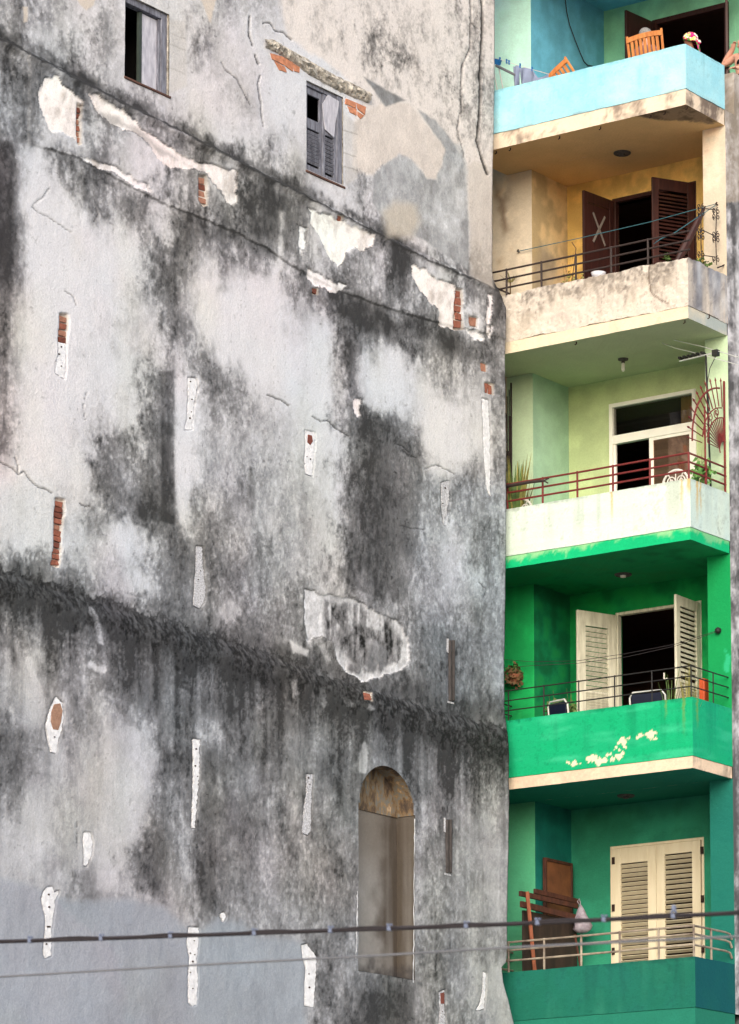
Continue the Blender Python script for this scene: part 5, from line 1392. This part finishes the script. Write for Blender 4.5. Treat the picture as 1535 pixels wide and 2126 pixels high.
def hanging(label, top, drop, folds, ph):
    n = len(top); vs = []; fs = []; K_ = 7; N_ = 26
    tx = np.linspace(0, 1, n)
    for i in range(N_):
        u = i / (N_ - 1); x = np.interp(u, tx, [q[0] for q in top]); y = np.interp(u, tx, [q[1] for q in top]); d = np.interp(u, tx, drop)
        for k in range(K_):
            v_ = k / (K_ - 1); p = onY(x + 3 * math.sin(u * 5 + ph) * v_, y + d * v_, YL - .02)
            vs.append((p[0], YL - .02 + .05 * math.sin(u * folds + ph + v_) * (.3 + v_), p[2]))
    for i in range(N_ - 1):
        for k in range(K_ - 1): fs.append((i * K_ + k, i * K_ + k + 1, (i + 1) * K_ + k + 1, (i + 1) * K_ + k))
    b = MB(); b.add(vs, fs); o = b.build('hanging_cloth', M_CLOTH, None, smooth=True); s_ = o.modifiers.new('thick', 'SOLIDIFY'); s_.thickness = .008
    tag(o, label, 'laundry', 'cloths on the clothesline'); return o
hanging('grey-blue cloth bunched narrow over the clothesline', [(1066, 138), (1080, 136)], [52, 46], 9, 0)
hanging('wide grey-blue cloth pegged flat on the clothesline', [(1078, 140), (1105, 143)], [40, 40], 7, 1)
hanging('small grey-blue cloth sagging at the end of the clothesline', [(1105, 144), (1118, 162), (1140, 154)], [30, 20, 22], 8, 2)
b = MB(); b.tube([onX(x, y, XR + .02) for x, y in ((1170, -30), (1174, 0), (1177, 25), (1183, 52), (1195, 85), (1205, 110), (1213, 128), (1220, 135), (1232, 138))], .009, 6)
tag(b.build('hanging_cable', M_CABLE), 'black cable drooping down the blue recess wall', 'cable')

# ---- ceiling lamps
def disc_lamp(px, py, k, label, sm=M_BULB):
    p = onZ(px, py, ST[k]['ceil']); z = ST[k]['ceil']
    t = thing('ceiling_lamp', (p[0], p[1], z), label, 'ceiling lamp', 'round ceiling lamps')
    b = MB(); b.lathe([(.145, .01), (.145, -.015), (.12, -.03), (.11, -.02), (.08, -.02)], (p[0], p[1], z - .002), 20); b.build('rim', M_FIXT, t)
    b = MB(); b.lathe([(.05, -.02), (.045, -.055), (.02, -.06)], (p[0], p[1], z), 12); b.build('socket', sm, t)
def onZ(px, py, Z):
    r = ray(px, py); return _c0 + r * ((Z - EYE) / r[2])
disc_lamp(1292, 317, 2, 'round rusty lamp on the ochre ceiling', M_FIXT); disc_lamp(1294, 1192, 4, 'round rusty lamp on the bright green ceiling'); disc_lamp(1300, 1651, 5, 'round dark lamp on the dark teal ceiling', M_FIXT)
p = onZ(1294, 745, ST[3]['ceil']); z = ST[3]['ceil']
t = thing('bulb_lamp', (p[0], p[1], z), 'bare white bulb hanging from the pale green ceiling', 'ceiling lamp')
b = MB(); b.lathe([(.09, .01), (.085, -.02), (.03, -.03), (.03, -.07), (.022, -.07)], (p[0], p[1], z - .002), 16); b.build('base', M_FIXT, t)
b = MB(); b.lathe([(.020, -.07), (.030, -.09), (.030, -.19), (.018, -.215), (.004, -.22)], (p[0], p[1], z), 12); b.build('bulb', M_BULB, t, smooth=True)

# ---- plants
def blades(c, n, h0, h1, spread, w, m, name, parent, curl=.4, seed=1, droop=False):
    rnd = random.Random(seed); b = MB()
    for i in range(n):
        a = rnd.uniform(0, 2 * math.pi); h = rnd.uniform(h0, h1); s_ = rnd.uniform(.2, 1) * spread; base = Vector(c) + Vector((math.cos(a), math.sin(a), 0)) * rnd.uniform(0, .05)
        d = Vector((math.cos(a), math.sin(a), 0)); sd = Vector((-d.y, d.x, 0)); K_ = 5; vs = []; 
        for k in range(K_):
            t_ = k / (K_ - 1); ww = w * (1 - t_ ** 2) * .5 + .0015
            p = base + d * s_ * (t_ ** (1 + curl)) + Vector((0, 0, h * (t_ if not droop else t_ - .6 * t_ * t_)))
            vs += [p - sd * ww, p + sd * ww]
        b.add(vs, [(2 * k, 2 * k + 1, 2 * k + 3, 2 * k + 2) for k in range(K_ - 1)])
    return b.build(name, m, parent)
def leaves(c, n, r, m, name, parent, lw=.03, seed=1, hang=0.0, squash=1.0):
    rnd = random.Random(seed); b = MB()
    for i in range(n):
        v = Vector((rnd.gauss(0, 1), rnd.gauss(0, 1), rnd.gauss(0, 1) * squash)); v = v.normalized() * r * rnd.random() ** .5
        p = Vector(c) + v - Vector((0, 0, hang * rnd.random())); u = Vector((rnd.gauss(0, 1), rnd.gauss(0, 1), rnd.gauss(0, 1) - .3)).normalized(); s_ = u.orthogonal().normalized() * lw * rnd.uniform(.3, .6); u = u * lw * rnd.uniform(.8, 1.5)
        b.add([p, p + u * .5 + s_, p + u, p + u * .5 - s_], [(0, 1, 2, 3)])
    return b.build(name, m, parent)
def twigs(c, n, h, spread, m, name, parent, seed=1, r=.006):
    rnd = random.Random(seed); b = MB()
    for i in range(n):
        a = rnd.uniform(0, 6.28); s_ = rnd.uniform(.3, 1) * spread; p = [Vector(c)]
        for k in range(1, 5): p.append(Vector(c) + Vector((math.cos(a) * s_ * k / 4 + rnd.uniform(-.03, .03), math.sin(a) * s_ * k / 4 + rnd.uniform(-.03, .03), h * rnd.uniform(.8, 1.1) * k / 4)))
        b.tube(p, [r, r * .9, r * .7, r * .5, r * .3], 4)
    return b.build(name, m, parent)
def pot(c, r, h, m, parent):
    b = MB(); b.lathe([(r * .7, 0), (r, h), (r * 1.1, h), (r * 1.1, h + .03), (r * .9, h + .03), (r * .85, h - .01)], c, 14); return b.build('pot', m, parent)
def potted(label, px, py, Y, k, kind, r=.13, h=.22, seed=1, group=None, z=None, **kw):
    p = onY(px, py, Y); zb = FL[k] if z is None else z
    t = thing('potted_plant', (p[0], Y, zb), label, 'plant', group)
    pot((p[0], Y, zb), r, h, M_POT, t); top = (p[0], Y, zb + h)
    H = float(p[2]) - zb - h
    return t, top, H
t, c, H = potted('dry twiggy plant with yellowing leaves beside the open brown shutter', 1186, 540, 52.2, 2, 0)
twigs(c, 9, H, .22, M_LEAFD, 'stem', t, 3); leaves((c[0], c[1], c[2] + H * .62), 110, .26, M_LEAFY, 'foliage', t, .05, 4)
b = MB(); b.tube([c, (c[0] + .02, c[1], c[2] + H * .7), (c[0] + .10, c[1], c[2] + H + .18), (c[0] + .02, c[1], c[2] + H + .3)], .010, 5); b.build('bare_stem', M_LEAFD, t)
t, c, H = potted('spiky yucca in a pot at the wall end of the cream balcony', 1060, 580, 52.0, 2, 0, seed=5)
b = MB(); b.tube([c, (c[0], c[1], c[2] + H)], .012, 5); b.build('stem', M_LEAFD, t); blades((c[0], c[1], c[2] + H - .05), 16, .02, .16, .18, .022, M_LEAFY, 'foliage', t, .2, 6)
t, c, H = potted('small green sprout poking over the cream parapet', 1386, 537, 51.95, 2, 0, seed=7); leaves((c[0], c[1], c[2] + H), 26, .07, M_LEAF, 'foliage', t, .05, 8); twigs(c, 3, H, .03, M_LEAFD, 'stem', t, 8)
t, c, H = potted('green potted plant behind the iron scrolls', 1458, 528, 52.45, 2, 0, seed=9); leaves((c[0], c[1], c[2] + H * .8), 90, .15, M_LEAF, 'foliage', t, .06, 10); twigs(c, 4, H, .08, M_LEAFD, 'stem', t, 10)
t, c, H = potted('spiky snake plant with long yellow-edged leaves by the grey wall', 1068, 995, 51.98, 3, 0, r=.16)
blades(c, 40, H * .7, H * 1.35, .36, .10, M_LEAFY, 'foliage', t, .1, 11); blades((c[0], c[1] - .03, c[2]), 70, H * .5, H * 1.3, .36, .10, M_LEAF, 'foliage', t, .1, 12)
t, c, H = potted('bright green climbing vine on the maroon fan grille', 1455, 945, 52.25, 3, 0); twigs(c, 5, H, .10, M_LEAFD, 'stem', t, 13); leaves((c[0], c[1], c[2] + H * .75), 130, .20, M_LEAFV, 'foliage', t, .075, 14, squash=1.4)
t, c, H = potted('tall dry grass in a pot at the corner of the green balcony', 1428, 1440, 51.85, 4, 0); blades(c, 60, H * .8, H * 1.55, .28, .014, M_LEAFY, 'foliage', t, .8, 15)
t, c, H = potted('arching strap-leaved plant behind the right navy chair', 1392, 1440, 51.9, 4, 0); blades(c, 11, H * .9, H * 1.7, .36, .03, M_LEAF, 'foliage', t, 1.2, 16)
for px_, sd_, lb in ((1150, 17, 'bushy green plant behind the left navy chair, on the pier side'), (1178, 18, 'bushy green plant behind the left navy chair, on the shutter side')):
    t, c, H = potted(lb, px_, 1446, 52.4, 4, 0, group='bushy plants behind the navy chair'); leaves((c[0], c[1], c[2] + H * .8), 120, .20, M_LEAF, 'foliage', t, .06, sd_, squash=.7); twigs(c, 6, H, .12, M_LEAFD, 'stem', t, sd_)
p = onY(1068, 1398, YF - .12); hp_ = thing('hanging_planter', (p[0], p[1], p[2]), 'brown hanging planter with drooping leaves on the green pier', 'planter')
b = MB(); b.lathe([(.05, -.14), (.10, -.02), (.10, .01), (.08, .01)], (p[0], p[1], p[2] - .03), 12); b.build('pot', M_POT, hp_)
leaves((p[0], p[1], p[2] + .02), 130, .16, M_LEAFD, 'foliage', hp_, .065, 21, hang=.12); leaves((p[0], p[1], p[2] + .06), 50, .13, M_LEAF, 'foliage', hp_, .05, 22)
b = MB(); b.tube([(p[0], YF, p[2] + .16), (p[0], YF - .12, p[2] + .16), (p[0], YF - .12, p[2])], .007, 5); b.build('bracket', M_BIRON, hp_)

# ---- things on the cream balcony
p = onY(1243, 570, 51.98); b = MB(); b.lathe([(.05, -.10), (.10, -.05), (.125, .03), (.115, .03), (.09, -.04)], (p[0], 51.98, float(p[2])), 18)
bw_ = b.build('bowl', M_BOWL, smooth=True); tag(bw_, 'white plastic bowl on the cream balcony ledge', 'bowl')
b = MB(); b.box((p[0] - .2, 51.8, FL[2]), (p[0] + .2, 52.15, float(p[2]) - .10)); tag(b.build('low_stool', M_TIMBER, bevel=.01), 'low wooden stool under the white bowl', 'stool')
um = thing('folded_parasol', onY(1410, 535, 52.35), 'dark folded parasol leaning against the cream pier', 'parasol')
a_, c_ = np.array(onY(1398, 560, 52.3)), np.array(onY(1463, 432, 52.75))
b = MB(); b.tube([a_, a_ + (c_ - a_) * .3, a_ + (c_ - a_) * .8, c_], [.03, .075, .055, .015], 9); b.build('canopy', M_BROWND, um)
b = MB(); b.tube([a_ - (c_ - a_) * .45, c_ + (c_ - a_) * .03], .014, 6); b.build('pole', M_BIRON, um)
def cline(label, pts, Y0, Y1, r, m):
    n = len(pts); b = MB(); b.tube([onY(x, y, Y0 + (Y1 - Y0) * i / (n - 1)) for i, (x, y) in enumerate(pts)], r, 5)
    return tag(b.build('washing_line', m), label, 'clothesline')
cline('teal washing line straight across the cream balcony', [(1075, 522), (1210, 493), (1345, 462), (1484, 424)], YF - .05, YF - .05, .007, M_TEAL)
cline('teal washing line knotted to the balcony rail', [(1358, 506), (1372, 496), (1400, 484), (1446, 453), (1470, 437), (1486, 426)], YB + .1, YF - .04, .007, M_TEAL)
for px_, py_, lb in ((1075, 522, 'small iron hook on the cream left pier'), (1487, 424, 'small iron hook on the cream right pier')):
    p = onY(px_, py_, YF - .05); b = MB(); b.tube([(p[0], YF + .02, p[2]), (p[0], YF - .06, p[2]), (p[0] + .03, YF - .07, p[2] + .02)], .014, 6); tag(b.build('line_hook', M_BIRON), lb, 'hook')

# ---- pale green balcony
br = MB(); br.tube([onY(x, y, YB - .02) for x, y in ((1036, 1013), (1060, 1008), (1100, 1001), (1131, 998))], [.035, .03, .026, .02], 7); br.tube([onY(1129, 998, YB - .02), onY(1140, 993, YB - .02)], .012, 5); br.tube([onY(1129, 998, YB - .02), onY(1138, 1003, YB - .02)], .012, 5)
tag(br.build('dead_branch', M_BIRON), 'dark forked branch lying along the maroon railing', 'branch')
def cast_chair(label, px, py, Y, R_=.24):
    p = onY(px, py, Y); z = FL[3]; top = float(p[2])
    t = thing('cast_chair', (p[0], Y, z), label, 'chair', 'white ornate metal chairs')
    zc = top - R_
    arc = lambda r_, a0, a1, n=20, dx=0, dz=0: [(p[0] + dx + r_ * math.cos(a0 + (a1 - a0) * i / n), Y, zc + dz + r_ * math.sin(a0 + (a1 - a0) * i / n)) for i in range(n + 1)]
    b = MB(); b.tube(arc(R_, -.5, math.pi + .5), .020, 7); b.build('back_hoop', M_WHITEM, t)
    for dx, r_ in ((-.09, .085), (.09, .085)):
        b = MB(); b.tube([(p[0] + dx + r_ * (1 - .8 * i / 24) * math.cos(i * .38), Y, zc + .06 + r_ * (1 - .8 * i / 24) * math.sin(i * .38)) for i in range(25)], .011, 5); b.build('scroll', M_WHITEM, t)
    for i in range(5):
        a = math.pi * (i + .5) / 5
        b = MB(); b.tube([(p[0] + .05 * math.cos(a), Y, zc - .05), (p[0] + R_ * math.cos(a), Y, zc + R_ * math.sin(a))], .009, 5); b.build('back_ray', M_WHITEM, t)
    b = MB(); b.lathe([(.24, .44), (.25, .455), (.24, .47), (.02, .465)], (p[0], Y + .22, z), 20); b.build('seat', M_WHITEM, t)
    for sx, sy in ((-1, 0), (1, 0), (-1, 1), (1, 1)):
        b = MB(); b.tube([(p[0] + sx * .2, Y + .05 + .35 * sy, z + .45), (p[0] + sx * .24, Y + .0 + .45 * sy, z)], .016, 6); b.build('leg', M_WHITEM, t)
    for s_ in (-1, 1):
        b = MB(); b.tube([(p[0] + s_ * R_ * .88, Y, zc - .11), (p[0] + s_ * .2, Y + .03, z + .45)], .018, 6); b.build('back_stay', M_WHITEM, t)
cast_chair('white ornate metal chair behind the railing next to the snake plant', 1080, 1036, 51.95)
cast_chair('white ornate metal chair in front of the sliding glass door', 1403, 976, 52.0)
an = thing('tv_antenna', onY(1475, 1000, 52.55), 'television antenna with a long wire loop on a pole at the pale green balcony', 'antenna')
YA = 52.55
b = MB(); b.tube([onY(1476, 1010, YA), onY(1470, 850, YA), onY(1466, 738, YA)], .017, 7); b.build('mast', M_BLKIRON, an)
b = MB(); b.tube([onY(1411, 750, YA), onY(1490, 731, YA)], .014, 6); b.build('boom', M_ALU, an)
for i in range(6):
    x, y = 1413 + i * 9.2, 748 - i * 2.2; p = onY(x, y, YA); b = MB(); b.box((p[0] - .012, YA - .06, p[2] + .01), (p[0] + .03, YA + .06, p[2] + .045)); b.build('clamp', M_BLKIRON, an)
lp_ = [(1535, 742), (1460, 720), (1400, 706), (1380, 702), (1374, 705), (1373, 709), (1378, 714), (1400, 722), (1460, 737), (1535, 758), (1600, 776)]
b = MB(); b.tube([onY(1600, 760, YA)] + [onY(x, y, YA) for x, y in lp_], .0075, 6); b.build('loop_wire', M_ALU, an)
b = MB(); p = onY(1486, 733, YA); b.box((p[0] - .05, YA - .04, p[2] - .05), (p[0] + .05, YA + .05, p[2] + .05)); b.build('junction_box', M_BLKIRON, an)
b = MB(); b.tube([onY(1486, 740, YA), onY(1474, 765, YA), onY(1468, 800, YA - .02), onY(1474, 850, YA)], .007, 5); b.build('lead', M_CABLE, an)

# ---- bright green balcony
def tube_chair(label, px, py, Y, rz, w=.46, lean=.0):
    p = onY(px, py, Y); z = FL[4]; H = float(p[2]) - z
    t = thing('tube_chair', (p[0], Y, z), label, 'chair', 'navy chairs with white tube frames')
    M = Matrix.Translation((p[0], Y, z)) @ Matrix.Rotation(rz, 4, 'Z')
    hw = w / 2; V_ = lambda x, y, z_: M @ Vector((x, y, z_))
    b = MB(); b.tube([V_(-hw, .05, .42), V_(-hw, -.05, H - .08), V_(-hw + .06, -.065, H), V_(hw - .06, -.065, H), V_(hw, -.05, H - .08), V_(hw, .05, .42)], .016, 8); b.build('back_tube', M_CHROME, t)
    b = MB(); b.add([V_(-hw + .03, -.03, H * .56), V_(hw - .03, -.03, H * .56), V_(hw - .03, -.07, H - .03), V_(-hw + .03, -.07, H - .03), V_(-hw + .03, .01, H * .56), V_(hw - .03, .01, H * .56), V_(hw - .03, -.03, H - .03), V_(-hw + .03, -.03, H - .03)],
                    [(0, 1, 2, 3), (7, 6, 5, 4), (0, 4, 5, 1), (1, 5, 6, 2), (2, 6, 7, 3), (3, 7, 4, 0)]); b.build('backrest', M_NAVY, t, bevel=.015)
    b = MB(); b.box((-hw + .02, .02, .42), (hw - .02, .48, .47), M); b.build('seat', M_NAVY, t, bevel=.015)
    for s_ in (-1, 1):
        b = MB(); b.tube([V_(s_ * hw, -.02, .66), V_(s_ * hw, .40, .66), V_(s_ * hw, .48, .62), V_(s_ * hw, .50, 0)], .014, 7); b.build('arm_tube', M_CHROME, t)
        b = MB(); b.tube([V_(s_ * hw, .05, .42), V_(s_ * hw, -.04, 0)], .015, 7); b.build('leg', M_CHROME, t)
tube_chair('navy chair with a white tube frame in front of the left white shutter', 1163, 1456, 52.05, R(-14))
tube_chair('navy chair with a white tube frame in front of the dark doorway', 1347, 1437, 52.15, R(8), w=.62)
b = MB(); p = onY(1464, 1430, 53.3); b.box((p[0] - .06, 53.2, FL[4]), (p[0] + .05, 53.4, float(p[2]) + .16)); tag(b.build('orange_crate', mat('orange_plastic', S(206, 90, 50), .5), bevel=.02), 'orange box behind the right white shutter', 'box')
br_ = thing('line_bracket', onY(1490, 1309, YF - .06), 'dark knotted bracket for the washing lines on the green right pier', 'bracket')
p = onY(1491, 1309, YF - .05); b = MB(); b.lathe([(.015, -.05), (.05, -.02), (.055, .02), (.02, .05)], (p[0], p[1], p[2]), 9); b.build('knot', M_BLKIRON, br_); b = MB(); b.tube([(p[0], YF + .02, p[2]), (p[0], YF - .06, p[2] + .01)], .012, 6); b.build('pin', M_BLKIRON, br_)
cline('upper thin washing line sagging across the green balcony', [(1030, 1368), (1105, 1374), (1200, 1372), (1300, 1357), (1404, 1337), (1440, 1325), (1490, 1309)], YF - .05, YF - .05, .0045, M_CABLE)
cline('lower thin washing line sagging across the green balcony', [(1030, 1388), (1105, 1382), (1200, 1377), (1300, 1364), (1404, 1341), (1440, 1329), (1490, 1311)], YF - .08, YF - .08, .0045, M_CABLE)

# ---- lumber on the lowest balcony
XP = float(onY(1086, 1880, 51.86)[0])
bd = MB(); q = [onX(x, y, XR + .10) for x, y in ((1132, 1780), (1189, 1792))]
bdT = thing('old_board', (XR + .1, float(q[0][1]), FL[5]), 'framed brown board standing against the teal recess wall', 'board')
y0_, y1_, zt_ = float(q[0][1]), float(q[1][1]), float(q[0][2])
bd.box((XR + .07, y0_ + .05, FL[5]), (XR + .09, y1_ - .05, zt_ - .05)); bd.build('panel', M_BOARD, bdT)
for a_, c_ in (((XR + .05, y0_, FL[5]), (XR + .11, y0_ + .05, zt_)), ((XR + .05, y1_ - .05, FL[5]), (XR + .11, y1_, zt_)), ((XR + .05, y0_ + .05, zt_ - .05), (XR + .11, y1_ - .05, zt_))):
    b = MB(); b.box(a_, c_); b.build('frame', M_TIMBER, bdT, bevel=.006)
ft = thing('bed_frame', (XP, 52, FL[5]), 'stack of old red-brown timber bed frames leaning in the left corner', 'bed frame')
def xbar(p0, p1, hw_, hh, m, name, X0, X1):
    a_, c_ = onX(*p0, X0), onX(*p1, X1); b = MB()
    b.add([(a_[0] - hw_, a_[1], a_[2] - hh), (a_[0] + hw_, a_[1], a_[2] - hh), (a_[0] + hw_, a_[1], a_[2] + hh), (a_[0] - hw_, a_[1], a_[2] + hh), (c_[0] - hw_, c_[1], c_[2] - hh), (c_[0] + hw_, c_[1], c_[2] - hh), (c_[0] + hw_, c_[1], c_[2] + hh), (c_[0] - hw_, c_[1], c_[2] + hh)],
          [(0, 1, 2, 3), (7, 6, 5, 4), (0, 4, 5, 1), (1, 5, 6, 2), (2, 6, 7, 3), (3, 7, 4, 0)]); b.build(name, m, ft, bevel=.005)
xbar((1080, 1855), (1199, 1882), .028, .042, M_TIMBER, 'top_rail', XP, XP)
xbar((1082, 1877), (1198, 1906), .026, .05, M_TIMBER, 'middle_rail', XP + .02, XP + .02)
xbar((1110, 1850), (1202, 1872), .024, .04, M_TIMBER, 'rear_rail', XP - .10, XP - .10)
a_ = onX(1094, 1851, XP + .06); c_ = onX(1112, 2040, XP + .06)
b = MB(); b.tube([(XP + .065, a_[1], a_[2]), (XP + .065, c_[1], c_[2])], .040, 4); b.build('post', M_TIMBERL, ft)
b = MB(); pa, pb = onX(1088, 1890, XP - .03), onX(1198, 1912, XP - .03)
b.box((XP - .07, pa[1], FL[5]), (XP - .03, pb[1], float(pb[2]))); b.build('panel', mat('dark_stained_panel', S(58, 46, 40), .7, scale=4, stretch=(2, 2, .5), col2=S(36, 31, 28)), ft)
b = MB(); b.tube([onX(1194, 1940, XP + .05), onX(1206, 2010, XP + .1)], .020, 6); tag(b.build('thin_pole', M_TIMBER), 'thin wooden pole leaning under the plastic bag', 'pole')
bg_ = thing('plastic_bag', onX(1206, 1880, XP + .08), 'white plastic bag hanging from the end of the timber frames', 'bag')
c = onX(1208, 1930, XP + .12); vs = []; fs = []; n = 14; prof = [(1206, 1880, 2), (1207, 1888, 6), (1208, 1900, 10), (1209, 1912, 14), (1209, 1922, 17), (1208, 1930, 16), (1207, 1936, 10), (1207, 1938, 2)]
for x, y, r_ in prof:
    q = onX(x, y, XP + .12)
    for j in range(n):
        a = 2 * math.pi * j / n; rr = r_ / 110 * (1 + .16 * math.sin(3 * a + y) + random.uniform(-.06, .06)); vs.append((q[0] + rr * math.cos(a), q[1] + rr * math.sin(a), q[2]))
for i in range(len(prof) - 1):
    for j in range(n): fs.append((i * n + j, i * n + (j + 1) % n, (i + 1) * n + (j + 1) % n, (i + 1) * n + j))
b = MB(); b.add(vs, fs); b.build('sack', M_BAG, bg_, smooth=True)
for s_ in (-1, 1):
    b = MB(); b.tube([onX(1206, 1882, XP + .12), onX(1202 + 3 * s_, 1872, XP + .08), onX(1203, 1866, XP + .03)], .008, 5); b.build('handle', M_BAG, bg_)

# ================================================================== overhead cables across the street
YC = 28.0
ca_ = thing('overhead_cable', onY(767, 1928, YC), 'thick dark overhead cable with pale blue clips crossing the foot of the view', 'cable')
kp = [(-2600, 2040), (-1200, 2002), (-500, 1975), (-200, 1963), (0, 1955), (200, 1949), (400, 1942), (600, 1935), (800, 1928), (1000, 1921), (1200, 1912), (1400, 1902), (1535, 1895), (1800, 1880), (2200, 1852), (3400, 1770), (5000, 1640)]
b = MB(); b.tube([onY(x, y, YC) for x, y in kp], .0195, 10); b.build('conductor', M_CABLE, ca_, smooth=True)
b = MB(); b.tube([onY(x, y - 2.5 + 2.2 * math.sin(x * .031), YC - .016) for x, y in [(q, np.interp(q, [k_[0] for k_ in kp], [k_[1] for k_ in kp])) for q in range(-2600, 5000, 14)]], .0095, 7); b.build('twisted_wire', M_CABLE, ca_, smooth=True)
for x in (64, 212, 356, 530, 688, 810, 970, 1118, 1256, 1400):
    y = np.interp(x, [k_[0] for k_ in kp], [k_[1] for k_ in kp]); p = onY(x, y, YC); b = MB()
    b.box((p[0] - .020, YC - .026, p[2] - .022), (p[0] + .020, YC + .024, p[2] + .020)); b.box((p[0] - .028, YC - .022, p[2] + .0242), (p[0] - .012, YC + .012, p[2] + .045)); b.box((p[0] + .010, YC - .022, p[2] + .0242), (p[0] + .026, YC + .012, p[2] + .040))
    if x == 1400: b.box((p[0] - .018, YC - .02, p[2] + .0405), (p[0] + .012, YC + .02, p[2] + .095))
    b.build('clip', M_CLIP, ca_, bevel=.006)
b = MB(); b.tube([onY(x, y, YC - 2) for x, y in [(-2600, 2150), (-500, 2058), (0, 2028), (400, 2004), (800, 1983), (1060, 1967), (1535, 1944), (2200, 1905), (5000, 1720)]], .010, 8)
tag(b.build('thin_cable', M_GREYCAB, smooth=True), 'thin grey overhead cable below the thick dark one', 'cable')
